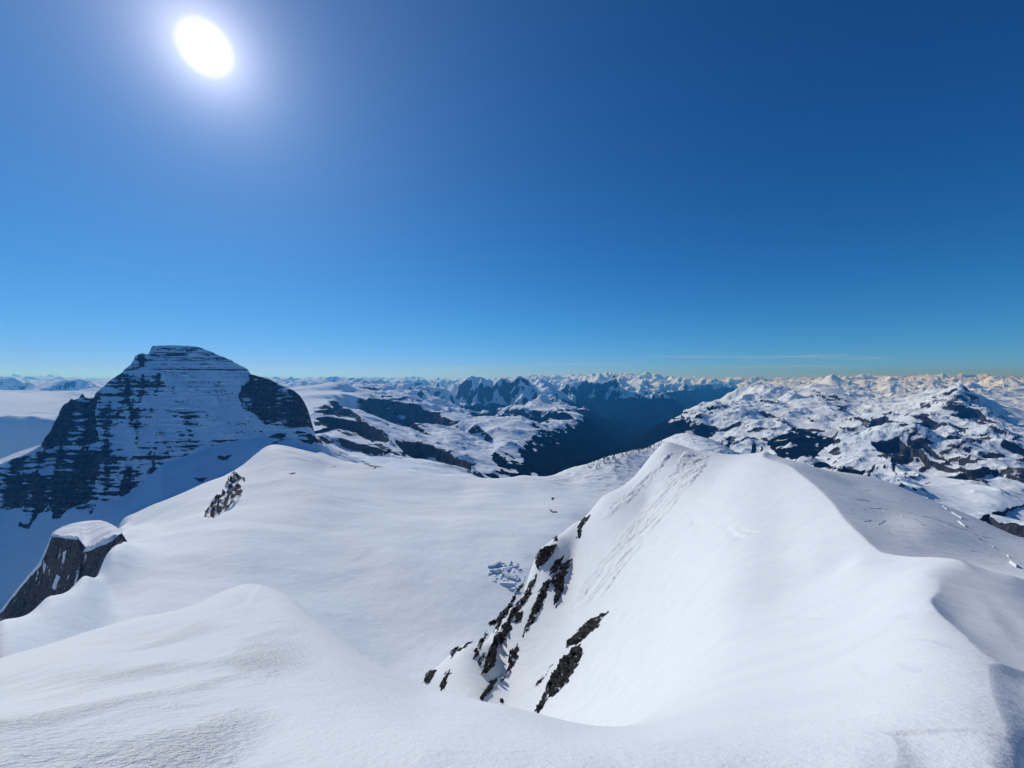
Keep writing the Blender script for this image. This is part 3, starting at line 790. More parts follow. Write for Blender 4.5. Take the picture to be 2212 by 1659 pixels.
for ln, slope in crests:
    a = np.array(ln, float)
    u, q = uq(a[:, 0], a[:, 1])
    P = np.stack([u * a[:, 2], a[:, 2], q * a[:, 2]], -1)
    # densify and roughen the crest
    n = 12
    t = np.linspace(0, len(P) - 1, (len(P) - 1) * n + 1)
    D = np.stack([np.interp(t, np.arange(len(P)), P[:, k]) for k in range(3)], -1)
    reach = 0.16 * D[:, 1].mean()
    m = (X > D[:, 0].min() - reach) & (X < D[:, 0].max() + reach) & (Y > D[:, 1].min() - reach) & (Y < D[:, 1].max() + reach)
    if not m.any(): continue
    x = X[m]; y = Y[m]
    wxn = x + 0.10 * reach * fbm(x / (0.35 * reach), y / (0.35 * reach), 4); wyn = y + 0.10 * reach * fbm(x / (0.35 * reach) + 9, y / (0.35 * reach), 4)
    best = np.full(x.shape, -1e9)
    for i in range(len(P) - 1):
        a_, b_ = P[i], P[i + 1]; e = b_[:2] - a_[:2]; l2 = (e * e).sum()
        tt = np.clip(((wxn - a_[0]) * e[0] + (wyn - a_[1]) * e[1]) / l2, 0, 1)
        dd = np.hypot(wxn - a_[0] - tt * e[0], wyn - a_[1] - tt * e[1])
        hgt = a_[2] + tt * (b_[2] - a_[2]) - slope * dd * (1 - 0.25 * np.clip(dd / reach, 0, 1))
        best = np.maximum(best, hgt)
    zz = Z[m]
    best = best + 0.10 * AMP[m] * er[m]
    kk = 0.0016 * y
    h = np.clip(0.5 + 0.5 * (best - zz) / kk, 0, 1)
    Z[m] = zz * (1 - h) + best * h + kk * h * (1 - h)
# cliffs and steep shaded walls: the ground breaks down along traced edges, towards the viewer
def u6(p, Y): return [(x, y, d) for (x, y), d in zip(p, Y)]
walls = [  # (edge, height, width of the wall, reach in front)
 ([(672,880,4700),(700,868,4900),(720,866,5000),(750,880,4800),(780,897,4500)], 95, 70, 420), ([(676,905,4000),(720,909,4150),(770,914,4200),(800,918,4000),(822,930,3800),(842,952,3550)], 130, 30, 320),
 ([(722,950,3350),(770,957,3250),(810,957,3200),(835,962,3150),(875,984,3000)], 85, 25, 260), ([(850,955,3850),(875,951,3900),(906,953,3950),(940,965,3850),(983,972,3700),(1035,1000,3350)], 125, 30, 330),
 ([(793,851,6700),(830,863,6500),(850,872,6350),(876,887,6100),(925,906,5700)], 210, 130, 600), ([(880,870,6900),(900,868,6900),(912,880,6700),(930,899,6300)], 100, 60, 400), ([(872,906,5600),(895,911,5500),(942,928,5100)], 70, 40, 300),
 ([(735,856,6700),(780,853,6800),(830,850,6900),(880,858,7000),(930,874,6900),(975,893,6500),(1010,908,6200)], 450, 260, 1500),
 ([(700,819,24000),(725,814,24000),(760,818,24000),(800,819,23500),(830,816,23500),(870,819,23000),(905,816,23000),(945,819,22500),(980,818,22000)], 800, 750, 2600),
 ([(620,838,14000),(700,836,14500),(770,837,14000),(840,838,13500)], 300, 350, 1500), ([(880,838,13000),(930,838,13000),(960,846,12500),(990,858,12000)], 350, 400, 1600),
 ([(985,824,15500),(1018,811,15300),(1040,811,15200),(1060,813,15100),(1083,812,14900),(1105,823,14700),(1129,805,14450),(1142,822,14300),(1165,836,14000),(1200,851,13500),(1240,868,13000)], 950, 800, 2600),
 ([(1165,822,19500),(1230,821,19500),(1255,816,19300),(1300,823,19000),(1350,815,18800),(1400,828,18500),(1440,848,18500)], 900, 850, 3000), ([(1440,829,30000),(1510,825,31000),(1580,826,32000),(1640,832,30000)], 900, 900, 4000),
 ([(1060,872,11000),(1085,880,10600),(1112,885,10300),(1150,890,10100),(1180,888,9900),(1192,877,9800),(1220,893,9600),(1262,914,9300)], 380, 380, 1000), ([(960,862,9400),(1000,870,9300),(1040,882,9000),(1085,897,8700)], 260, 260, 900),
 ([(-150,815,14000),(0,816,14000),(30,817,13900),(60,822,13700),(95,835,13300)], 330, 360, 2500), ([(147,822,13000),(175,819,12800),(205,826,12500),(232,840,12200)], 300, 350, 1200),
 ([(-700,900,5000),(-400,900,5000),(0,902,4900),(60,905,4860),(112,909,4820),(250,914,4800),(330,914,4800)], 900, 780, 6000),
 ([(1878,897,7300),(1890,892,7250),(1910,890,7200),(1930,900,7000),(1965,915,6700),(2040,915,6500)], 170, 90, 700), ([(1875,975,5350),(1900,966,5300),(1942,968,5250),(1960,972,5100),(1995,975,5100)], 150, 80, 500),
 ([(2025,968,5300),(2052,957,5300),(2085,959,5200),(2115,975,5000)], 120, 70, 450), ([(1985,1018,4350),(2005,996,4350),(2025,1003,4300),(2048,996,4250),(2070,1008,4250),(2100,1012,4200),(2140,1003,4250),(2175,1000,4200)], 95, 50, 320),
 ([(2150,985,5000),(2180,977,5000),(2230,975,4900),(2330,965,4800)], 170, 90, 500), ([(2100,904,7300),(2125,914,7050),(2150,923,6800),(2190,938,6300)], 110, 60, 400), ([(2005,861,9300),(2045,864,9100),(2075,861,8900)], 90, 70, 500),
 ([(1630,889,9100),(1660,893,8900),(1680,902,8600),(1706,916,8200)], 70, 60, 500), ([(1755,848,11800),(1790,857,11300),(1836,866,10800)], 90, 80, 600), ([(1804,876,9900),(1832,874,9800)], 90, 70, 500), ([(1690,925,7700),(1715,921,7700),(1740,928,7500),(1780,942,7200),(1812,953,6900)], 260, 200, 700),
 ([(1600,908,8200),(1612,914,8000),(1622,930,7700)], 130, 110, 400), ([(1640,945,6900),(1660,950,6700),(1690,960,6500)], 90, 80, 400), ([(2106,1095,2700),(2135,1093,2800),(2165,1110,2600),(2200,1122,2500),(2230,1135,2450),(2330,1150,2400)], 75, 30, 300),
 ([(1845,898,8300),(1875,909,8000),(1885,918,7800)], 60, 50, 400), ([(2080,846,8900),(2096,860,8400),(2112,874,8050),(2130,888,7700),(2160,906,7100),(2200,926,6600)][::-1], 130, 160, 900),
]
for ln, drop, wid, reach in walls:
    a = np.array(ln, float); u, q = uq(a[:, 0], a[:, 1]); P = np.stack([u * a[:, 2], a[:, 2]], -1)
    pad = reach * 3
    m = (X > P[:, 0].min() - pad) & (X < P[:, 0].max() + pad) & (Y > P[:, 1].min() - pad) & (Y < P[:, 1].max() + pad)
    if not m.any(): continue
    x = X[m]; y = Y[m]; sc = max(wid * 3.0, 120.0)
    kf = 0.14 if wid == 780 else 1.7 if wid > 300 else 0.9
    wq = kf * wid * fbm(x / sc, y / sc, 5); wr = kf * wid * fbm(x / sc + 40, y / sc, 5)
    d, al = poly_field(P, x + wq, y + wr)
    fade = sstep(0.0, 0.14, al) * sstep(1.0, 0.86, al)
    Z[m] -= np.where(d > 0, drop * (1 - np.exp(-(np.maximum(d, 0) / (0.62 * wid)) ** (1.05 if wid > 600 and wid != 780 else 1.6))) * np.exp(-np.maximum(d - wid, 0) / reach), 0) * fade
jag = sstep(8500, 13000, Y) * sstep(80, 220, AMP)
Z = Z + jag * 1.0 * np.clip(AMP, 0, 380) * (ridged(X / 2300 + 2, Y / 2300 + 7, 6, 0.5) - 0.40)
Z = Z + (1 - jag) * 0.8 * np.clip(AMP, 0, 220) * (ridged(X / 800 + 12, Y / 800 + 3, 5, 0.5) - 0.40)
fine = eroded(X / 420 + 5, Y / 420, 5, 0.5)
fine = fine / fine.std() * 0.5
Z = Z + np.clip(AMP, 0, 200) * 0.26 * fine + jag * 55 * (ridged(X / 700 + 9, Y / 700, 4, 0.55) - 0.4)
nrm = grid_normals(X, Y, Z)
PX, PY = proj(X, Y, Z)
slope_ = np.sqrt(1 - nrm[..., 2] ** 2) / np.maximum(nrm[..., 2], 0.05)
n1 = fbm(X / 500, Y / 500, 5)
farf = sstep(7000, 13000, Y)
rock = 0.5 + (0.85 - 0.3 * farf) * (slope_ - 0.95 - 1.15 * farf) + 0.5 * n1
rock = np.clip(rock, 0, 1) * sstep(10, 60, AMP)
k2 = (658.3, 779, 0.19841); k5 = (1481.2, 779, .17361); k6 = (1828, 779, .17361); k7 = (1828, 987.5, .17361)
wx, wy = wavy(PX, PY, X / Y * 6000, Z, 7.0, 130.0)
rocks = [(k2, [(90,640),(300,670),(560,740),(620,660),(700,700),(850,770),(910,880),(750,880),(600,820),(480,820),(300,740),(100,690)], 3000, 5200),
 (k2, [(60,520),(190,550),(210,460),(330,430),(400,490),(500,560),(600,600),(620,660),(500,620),(330,600),(190,590)], 3000, 6000),
 (k2, [(320,870),(560,900),(750,900),(880,930),(1080,1040),(900,1010),(650,1000),(540,920),(420,910)], 2500, 4500),
 (k2, [(970,890),(1080,870),(1250,880),(1420,940),(1640,980),(1630,1060),(1900,1130),(1800,1150),(1600,1070),(1400,1040),(1150,970)], 2600, 5500),
 (k2, [(680,370),(850,430),(960,470),(1100,550),(1340,640),(1260,650),(1100,590),(950,510),(830,470)], 4500, 9000),
 (k2, [(1120,460),(1180,440),(1250,480),(1280,520),(1370,610),(1300,590),(1200,530)], 4500, 9500), (k2, [(1080,650),(1160,670),(1430,750),(1350,740),(1100,680)], 4500, 8000),
 (k2, [(0,740),(180,830),(310,890),(270,920),(150,900),(0,860)], 2300, 4000), (k2, [(800,350),(900,340),(960,400),(850,390)], 5000, 9500),
 (k6, [(320,1110),(450,1080),(650,1080),(560,1160),(680,1160),(760,1130),(850,1170),(820,1260),(720,1300),(570,1280),(550,1200),(400,1210)], 3800, 7000),
 (k6, [(780,980),(960,960),(1100,1020),(1000,1060),(840,1080),(760,1060)], 3800, 7000),
 (k6, [(1160,1100),(1280,1030),(1450,1040),(1600,1100),(1500,1170),(1330,1150),(1280,1190),(1160,1150)], 3800, 7000),
 (k6, [(880,1380),(1020,1250),(1130,1300),(1250,1250),(1380,1330),(1400,1240),(1500,1180),(1560,1170),(1450,1320),(1600,1350),(1780,1310),(1800,1330),(1600,1410),(1450,1400),(1250,1350),(1060,1320),(950,1390)], 3200, 6000),
 (k6, [(2000,1250),(2400,1150),(2400,1490),(2100,1490),(1970,1480),(2020,1380)], 3200, 6000), (k6, [(1640,1200),(1780,1140),(1950,1180),(2000,1260),(1850,1270),(1800,1220),(1560,1260)], 3200, 6500),
 (k6, [(890,680),(940,650),(1050,700),(1100,760),(1250,790),(1230,810),(1100,810),(960,770)], 5000, 9000), (k6, [(1580,730),(1880,830),(1850,880),(1680,950),(1600,940),(1750,900),(1840,850),(1560,755)], 4500, 9000),
 (k6, [(100,690),(300,760),(330,800),(270,890),(310,820),(230,770),(120,740)], 5000, 9500), (k6, [(1020,470),(1250,490),(1400,460),(1400,530),(1250,520),(1020,500)], 6500, 11000), (k6, [(900,540),(1000,520),(1050,580),(920,590)], 6500, 11000),
 (k6, [(1370,660),(1560,720),(1540,735),(1370,680)], 5000, 9000), (k6, [(690,640),(820,620),(800,670),(700,660)], 6000, 10000), (k6, [(1360,860),(1540,830),(1480,890),(1370,890)], 4500, 8000),
 (k6, [(0,1365),(240,1385),(200,1430),(60,1405)], 3000, 6000), (k6, [(260,1400),(330,1280),(380,1270),(300,1420)], 3000, 6000), (k6, [(1060,1640),(1230,1590),(1240,1610),(1120,1660)], 2400, 4500), (k6, [(2080,960),(2212,920),(2212,960),(2120,980)], 4000, 8000),
 (k7, [(1590,690),(1750,620),(1830,620),(1720,680),(1780,740),(1900,820),(2100,810),(2212,850),(2400,900),(2400,1100),(2212,1010),(2080,960),(1800,840),(1650,740)], 2200, 3600), (k7, [(980,320),(1050,325),(1060,340),(990,335)], 2400, 5000), (k7, [(1080,348),(1170,352),(1100,360)], 2400, 5000),
 (k5, [(870,620),(960,640),(1150,700),(1300,790),(1200,770),(1050,730),(940,670)], 6000, 10500), (k5, [(1590,380),(2050,490),(2050,520),(1890,480),(1480,400)], 7500, 13000), (k5, [(1860,560),(2020,550),(2010,640),(1870,620)], 6500, 12000), (k5, [(1650,440),(1900,490),(1890,540),(1700,500)], 7000, 12500),
 (k5, [(930,490),(1080,490),(1160,540),(1060,540),(950,520)], 7000, 13000), (k5, [(480,580),(640,560),(650,610),(520,600)], 7000, 12500), (k5, [(250,600),(440,510),(470,560),(300,640)], 7500, 12500), (k5, [(1370,650),(1640,750),(1600,760),(1440,700)], 6000, 10500), (k5, [(1860,780),(2000,840),(1980,860),(1870,810)], 5000, 9500), (k5, [(2090,700),(2212,740),(2212,770),(2110,730)], 5000, 9500)]
for k, pl, ya, yb in rocks:
    m = inpoly(wx, wy, crop(pl, *k)) & (Y > ya) & (Y < yb)
    rock[m] = 0.62 + 0.75 * n1[m] + 0.4 * (slope_[m] - 0.5)
forest = sstep(-1015, -1130, Z + 170 * n1 + 60 * fbm(X / 160, Y / 160, 3)) * sstep(1.15, 0.9, slope_ * 0.4) * sstep(3300, 4200, Y)
forest = np.where((PX > 1500) & (Y < 10500), 0, forest)
woods = [(k5, [(1080,970),(1250,900),(1340,820),(1480,850),(1700,930),(1900,1000),(1700,1100),(1560,1240),(1480,1270),(1150,1190),(1000,1030)]), (k5, [(380,1060),(520,960),(640,940),(540,1100),(400,1100)]),
         (k5, [(-60,680),(0,700),(0,760),(200,770),(410,850),(280,1000),(150,1060),(-100,1000)]), (k5, [(810,1020),(880,1030),(880,1150),(800,1150)]), (k5, [(1200,1190),(1560,1230),(1900,1320),(2212,1380),(2212,1460),(1700,1340)]), (k5, [(150,1020),(280,1120),(500,1170),(300,1170),(100,1060)])]
nn = fbm(X / 260, Y / 260, 4)
for k, pl in woods:
    m = inpoly(wx, wy, crop(pl, *k)) & (Y > 3000) & (Y < 11000)
    forest = np.where(m, np.clip(0.72 + 0.8 * nn, 0, 1), forest)
val = sstep(-600, -800, Z + 90 * n1) * (PX > 1150) * (PX < 1540) * (Y > 5200) * (Y < 26000)
forest = np.maximum(forest, val * (rock > 0.22) * 0.95)
FAR_TOP = float(Z.max())
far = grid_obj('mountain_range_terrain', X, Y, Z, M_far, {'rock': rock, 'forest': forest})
tag(far, "snowy mountain ranges and dark forested valley stretching to the horizon", "mountain range", kind='structure')


# ------------------------------------------------------------------ the cliff prow at the edge of the basin
pr_base = [(-40,1420,760),(0,1400,780),(60,1390,800),(100,1370,800),(180,1300,790),(240,1215,800),(262,1185,830),(275,1200,860),(285,1230,880)]
pr_top = [(-40,1340,980),(0,1325,960),(40,1275,950),(70,1240,945),(85,1222,940),(105,1180,930),(112,1156,925),(118,1153,922),(135,1156,913),(150,1158,905),(165,1158,899),(172,1163,895),(178,1174,891),(186,1181,887),(196,1179,884),(210,1172,880),(240,1157,880),(262,1152,885),(275,1172,885),(285,1200,900)]
pr_cap = [(-40,1338,1010),(0,1322,990),(40,1270,985),(85,1216,975),(113,1151,965),(122,1145,985),(133,1139,1010),(146,1134,1035),(160,1130,1055),(175,1127,1070),(190,1125,1080),(205,1124,1085),(217,1124,1085),(228,1127,1070),(240,1132,1045),(252,1139,1010),(262,1147,975),(275,1168,960),(285,1195,960)]
pr_back = [(x, y + 90, d + 420) for x, y, d in pr_cap]
X, Y, Z, pxs, T = loft([pr_base, between(pr_base, pr_top, 0.55, 12), pr_top, pr_cap, pr_back], -40, 285, 420, [120, 110, 70, 30])
TT = np.repeat(T[:, None], X.shape[1], 1)
hx = X * 0.8 + Y * 0.6
fc = sstep(0.0, 0.2, TT) * sstep(2.02, 1.93, TT)
col_ = np.abs(perlin(hx / 14, Z / 160)) * 1.2 + 0.6 * np.abs(perlin(hx / 5.5 + 3, Z / 60)) + 0.5 * fbm(hx / 40, Z / 40, 4)
X = X + fc * 7 * (col_ - 0.5) * 0.55; Y = Y - fc * 7 * (col_ - 0.5) * 0.83
cap = (TT > 2.02) * sstep(3.0, 2.9, TT)
Z = Z + cap * sstep(2.02, 2.2, TT) * 4.5 * np.abs(perlin((X * 0.5 + Y * 0.85) / 300, (X * 0.85 - Y * 0.5) / 16)) + np.exp(-((TT - 2) / 0.09) ** 2) * 7.0 * fbm(hx / 17, Z * 0 + 2, 4)
rock = np.where(TT < 1.97 + 0.10 * fbm(hx / 13, Z * 0 + 5, 3), 0.80 + 0.85 * fbm(hx / 13, Z / 40, 5), 0.0)
PX, PY = proj(X, Y, Z)
wx, wy = wavy(PX, PY, hx, Z, 2.5, 15.0)
rock[inpoly(wx, wy, [(172,1160),(262,1140),(266,1148),(238,1172),(180,1195),(186,1180)]) & (TT < 2.02)] = 0.05
rock[inpoly(wx, wy, [(112,1150),(175,1158),(176,1166),(150,1164),(118,1160)])] = 0.05
rock[inpoly(wx, wy, [(122,1240),(130,1246),(118,1275),(112,1270)])] = 0.1
M_cliff = alpine('cliff_rock', 0.11, 0.14, bump_snow=0.1, bump_rock=1.0, bump_d=4.0, ragged=0.6, rock_a=(0.03, 0.03, 0.034), rock_b=(0.15, 0.14, 0.135))
cliff = grid_obj('snow_capped_cliff', X, Y, Z, M_cliff, {'rock': rock, 'forest': rock * 0})
tag(cliff, "dark vertical cliff with a bright snow cap at the edge of the glacier basin", "cliff")

# ------------------------------------------------------------------ rock showing through the snow
def outcrop(surf, zfun, poly, y0, y1, thick, mat, label, cat, group, step, name='rock_outcrop', wob=4.0, lean=(0, 0), seed=0.0, bare=0.92):
    poly = np.asarray(poly, float)
    pad = 7 * step + 4
    gx = np.arange(poly[:, 0].min() - pad, poly[:, 0].max() + pad, step)
    gy = np.arange(poly[:, 1].min() - pad, poly[:, 1].max() + pad, step)
    PXg, PYg = np.meshgrid(gx, gy)
    u, q = uq(PXg, PYg)
    # the ground under every lattice point: first meeting of the line of sight with the surface
    w = np.linspace(math.log(y0), math.log(y1), 260)
    u1 = uq(gx, np.full(gx.shape, gy.mean()))[0]
    Q = surf.t(np.repeat(u1[:, None], len(w), 1), np.repeat(KW * w[None], len(u1), 0))
    YY = np.empty(PXg.shape); OK = np.ones(PXg.shape, bool)
    for c in range(len(gx)):
        d = Q[c][None] - q[:, c][:, None]
        cr = (d[:, :-1] < 0) & (d[:, 1:] >= 0)
        k = np.argmax(cr, 1); has = cr.any(1)
        k = np.where(has, k, np.clip(np.argmax(d, 1), 0, len(w) - 2))
        r = np.arange(len(gy))
        f = np.where(has, -d[r, k] / np.where(np.abs(d[r, k + 1] - d[r, k]) < 1e-9, 1, d[r, k + 1] - d[r, k]), 0.5)
        YY[:, c] = np.exp(w[k] + np.clip(f, 0, 1) * (w[k + 1] - w[k]))
    Xs = u * YY; Zs = q * YY
    fa = (PYg * 0.74 - PXg * 0.67) / 15; fb_ = (PXg * 0.74 + PYg * 0.67)      # along and across the fall of the slope
    off = wob * (0.9 * fbm(fb_ / 12 + seed, fa * 0.7, 4) + 0.9 * fbm(fb_ / 3.2 + seed, fa, 3))
    off2 = wob * 2.3 * fbm(fb_ / 5 + 40 + seed, fa * 0.8, 3)
    sx = PXg + off * 0.74 - off2 * 0.67; sy = PYg + off * 0.67 + off2 * 0.74
    sd = sdpoly(sx, sy, poly)
    keep = sd > -2.2 * step
    up = grid_normals(Xs, YY, Zs)
    # towards the eye as well as off the slope, so that the rock stands out of the snow
    dirv = np.stack([-Xs, -YY, -Zs], -1); dirv /= np.linalg.norm(dirv, axis=-1, keepdims=True)
    nrm = up * 0.75 + dirv * 0.45
    prof = 1 - np.exp(-np.clip(sd, 0, None) / 5.0)
    rough = 0.35 + 1.5 * ridged(fb_ / 16 + seed, fa * 0.9 + seed, 5, 0.6)
    if lean != (0, 0):       # higher on one side: a face turned away from the sun
        tp = PXg * lean[0] + PYg * lean[1]; ins = sd > 0
        lo, hi = tp[ins].min(), tp[ins].max()
        prof = prof * np.clip(1.15 - (tp - lo) / (hi - lo), 0.05, 1.2)
    h = np.where(sd > 0, thick * prof * rough, -thick * 0.35)
    P = np.stack([Xs, YY, Zs], -1) + nrm * h[..., None]
    snow = fbm((PXg * 0.74 + PYg * 0.67) / 4.5 + seed * 3, (PYg * 0.74 - PXg * 0.67) / 16, 4)
    rock = np.where(sd > -0.5 * step, bare + 0.95 * snow - 0.42 * np.exp(-np.clip(sd, 0, None) / 2.5), 0.3)
    o = grid_obj(name, P[..., 0], P[..., 1], P[..., 2], mat, {'rock': rock, 'forest': rock * 0}, keep=keep)
    tag(o, label, cat, group)
    return o

k6_ = (737.3, 1106, 1 / 3)
G = "dark rocks showing through the ridge snow"
ridge_rocks = [
 ([(1300,240),(1330,228),(1395,205),(1390,245),(1340,310),(1300,350),(1278,370),(1252,345),(1262,290),(1275,262)], 1.6, "rounded dark rock knob high on the ridge edge under a snow cap"),
 ([(1420,300),(1440,280),(1447,300),(1425,325),(1390,400),(1350,415),(1352,380),(1385,310)], 0.8, "thin dark rock strip just right of the rounded knob"),
 ([(1490,300),(1472,380),(1440,430),(1455,462),(1420,560),(1392,618),(1362,580),(1388,520),(1368,462),(1340,455),(1390,400),(1430,340)], 1.2, "grey-brown forked rock patch on the face, its lower end pointed"),
 ([(1310,452),(1362,440),(1322,560),(1270,680),(1212,760),(1172,812),(1198,722),(1238,622),(1260,560)], 1.1, "long narrow grey rock rib below the forked patch"),
 ([(1275,390),(1268,440),(1228,530),(1192,600),(1130,660),(1080,740),(1058,735),(1100,640),(1170,560),(1215,470)], 1.6, "black rock strip between two snow ribs on the steep edge"),
 ([(1215,405),(1200,430),(1140,530),(1090,640),(1050,700),(1000,800),(1005,740),(1050,640),(1110,560),(1160,480)], 1.4, "dark outer rock edge along the skyline of the steep ridge side"),
 ([(1105,760),(1062,832),(1002,902),(1000,990),(942,1042),(898,1062),(940,952),(975,850),(1020,790),(1060,735),(1100,725)], 2.2, "large black rock buttress at the foot of the steep edge"),
 ([(1120,660),(1170,650),(1190,620),(1170,700),(1130,725),(1118,700)], 1.2, "small black rock notch above the large buttress"),
 ([(1140,852),(1150,922),(1112,1010),(1062,1082),(1032,1122),(1078,1000),(1092,905),(1120,880)], 1.1, "dark rock strip with ragged top in the middle of the lower face"),
 ([(1050,1042),(1002,1112),(952,1192),(908,1224),(888,1214),(958,1100),(990,1085)], 0.9, "slanting dark rock strip rising from the snow lip"),
 ([(1040,1192),(1055,1232),(1045,1246),(1008,1235),(1025,1210)], 0.6, "tiny dark triangular rock standing on the snow lip"),
 ([(1740,642),(1690,692),(1662,745),(1600,800),(1540,852),(1500,862),(1462,890),(1462,850),(1530,770),(1600,710),(1690,655)], 0.9, "upper half of the biggest brown rock band on the right of the face"),
 ([(1545,850),(1548,885),(1575,902),(1542,972),(1482,1062),(1465,1112),(1402,1172),(1350,1202),(1312,1262),(1282,1302),(1258,1296),(1300,1202),(1338,1112),(1390,1020),(1430,940),(1490,900)], 1.1, "largest brown-grey rock patch, broad and low on the right of the face"),
 ([(1370,980),(1330,1050),(1290,1100),(1250,1140),(1275,1095),(1330,1040),(1345,1000)], 0.5, "thin dark rock sliver left of the largest brown patch"),
 ([(1615,8),(1602,42),(1556,110),(1557,160),(1512,186),(1530,130),(1545,60),(1585,30)], 0.9, "small isolated rock patch high on the face beside the sliding snow track"),
 ([(1380,165),(1395,158),(1412,180),(1392,197),(1375,185)], 0.7, "little black rock spot above the rounded knob"),
 ([(545,1050),(580,1025),(625,1022),(600,1060),(560,1118),(528,1112)], 1.0, "lowest left rock corner of the ridge foot, streaked with snow"),
 ([(640,1148),(655,1080),(690,1020),(712,1025),(690,1070),(665,1150)], 0.7, "snow-streaked rock rib beside the lowest left corner"),
 ([(862,965),(866,900),(885,855),(942,768),(908,870),(890,930)], 0.8, "thin wavy reddish rock strip left of the black buttress"),
 ([(895,960),(915,918),(942,910),(905,990),(890,985)], 0.6, "small black rock block left of the buttress foot"),
 ([(955,745),(965,705),(1010,690),(1030,650),(1052,640),(1015,720),(975,735)], 0.5, "snow-dusted rock crest on the skyline left of the outer edge"),
 ([(700,930),(725,890),(800,862),(850,835),(800,880),(740,915),(712,950)], 0.5, "low pale rock edge on the lower skyline of the ridge"),
]
for i_, (pl, th_, lb) in enumerate(ridge_rocks):
    outcrop(S_ridge, None, crop(pl, *k6_), 40, 262, th_ * (2.6 if 'black' in lb else 1.8), M_outcrop, lb, "rock", G, 0.8, seed=i_ * 3.1, wob=5.0, lean=(0.9, 0.3) if "black" in lb else (0, 0))
M_crag = alpine('shade_toned_crag_rock', 0.09, 0.12, bump_snow=0.1, bump_rock=1.0, bump_d=5.0, ragged=0.9, rock_a=(0.008, 0.010, 0.015), rock_b=(0.04, 0.042, 0.048))  # rock tones darkened to carry the shade of a face turned from the sun
outcrop(S_basin, None, crop([(1515,915),(1560,940),(1595,960),(1612,985),(1588,1050),(1540,1110),(1480,1160),(1430,1195),(1390,1225),(1320,1205),(1340,1160),(1360,1120),(1420,1080),(1450,1030),(1480,960)], *k1), 620, 1900, 26, M_crag,
        "ragged dark crag breaking out of the slope below the pyramid mountain", "crag", None, 0.7, name='rock_crag', lean=(0.75, 0.5), wob=2.6, seed=77, bare=0.62)

# ------------------------------------------------------------------ broken ice on the basin floor
import random
rnd = random.Random(4)
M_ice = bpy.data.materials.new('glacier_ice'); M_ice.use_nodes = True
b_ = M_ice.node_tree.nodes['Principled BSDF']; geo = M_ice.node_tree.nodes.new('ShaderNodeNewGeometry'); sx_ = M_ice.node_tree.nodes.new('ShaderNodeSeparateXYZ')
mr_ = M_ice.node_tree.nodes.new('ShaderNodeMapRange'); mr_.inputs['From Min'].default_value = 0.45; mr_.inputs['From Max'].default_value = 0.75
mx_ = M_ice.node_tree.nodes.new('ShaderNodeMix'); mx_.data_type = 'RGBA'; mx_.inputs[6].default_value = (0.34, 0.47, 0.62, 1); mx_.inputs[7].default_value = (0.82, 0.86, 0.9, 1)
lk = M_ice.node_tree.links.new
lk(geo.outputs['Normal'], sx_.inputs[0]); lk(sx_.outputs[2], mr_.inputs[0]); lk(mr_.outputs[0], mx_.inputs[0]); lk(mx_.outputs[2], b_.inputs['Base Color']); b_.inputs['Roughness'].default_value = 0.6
def ice_block_mesh(k):
    r = random.Random(k)
    # a tilted, broken slab: an irregular prism with a sloping top
    n = r.choice((5, 6, 7))
    ang = sorted(r.uniform(0, 2 * math.pi) for _ in range(n))
    V = []
    for z, sc in ((-0.8, 1.08), (0.35, 1.0), (0.8, 0.86)):
        for a in ang:
            V.append((sc * math.cos(a) * (1 + 0.15 * r.uniform(-1, 1)), sc * 0.62 * math.sin(a) * (1 + 0.15 * r.uniform(-1, 1)), z + (0.28 * math.cos(a - 0.7) + 0.1 * r.uniform(-1, 1) if z > 0 else 0)))
    V.append((0.05, 0.02, 0.95))
    F3 = []
    for L_ in range(2):
        for i in range(n):
            a, b, c, d = L_ * n + i, L_ * n + (i + 1) % n, (L_ + 1) * n + (i + 1) % n, (L_ + 1) * n + i
            F3 += [(a, b, c), (a, c, d)]
    for i in range(n): F3.append((2 * n + i, 2 * n + (i + 1) % n, 3 * n))
    return np.array(V), np.array(F3)
fall = crop([(945,410),(960,380),(1000,350),(1080,325),(1150,340),(1170,400),(1160,430),(1110,510),(1040,470),(985,450),(930,430)], *k6_)
blocks = []
protos = []
tries = 0
def basin_at(px, py):
    yy = hit(S_basin, px, py, 300, 1500, 500)
    u, q = uq(px, py); x = float(u) * yy
    return x, yy, float(q) * yy
while len(blocks) < 46 and tries < 2000:
    tries += 1
    px = rnd.uniform(1044, 1130); py = rnd.uniform(1212, 1277)
    if not inpoly(np.array([px]), np.array([py]), fall)[0]: continue
    if any(abs(px - a) < 7.5 and abs(py - b) < 4.0 for a, b in blocks): continue
    blocks.append((px, py))
for i_, (px, py) in enumerate(blocks):
    x, y, z = basin_at(px, py)
    if i_ < 7:
        V, Fc = ice_block_mesh(i_)
        o = mesh_obj('ice_block', V, Fc, M_ice, smooth=False); protos.append(o)
    else:
        o = protos[i_ % 7].copy(); COL.objects.link(o)
    sz = min(10.5, 2.2 + rnd.lognormvariate(0.9, 0.65))
    o.location = (x, y, z + 0.2); o.scale = (sz * rnd.uniform(1.0, 1.9), sz * rnd.uniform(0.6, 1.0), sz * rnd.uniform(0.45, 0.9)); o.rotation_euler = (rnd.uniform(-.35, .35), rnd.uniform(-.35, .35), rnd.gauss(0.3, 0.5))
    tag(o, "blue-white ice block in the broken icefall patch on the glacier basin", "ice block", "ice blocks of the broken icefall patch")

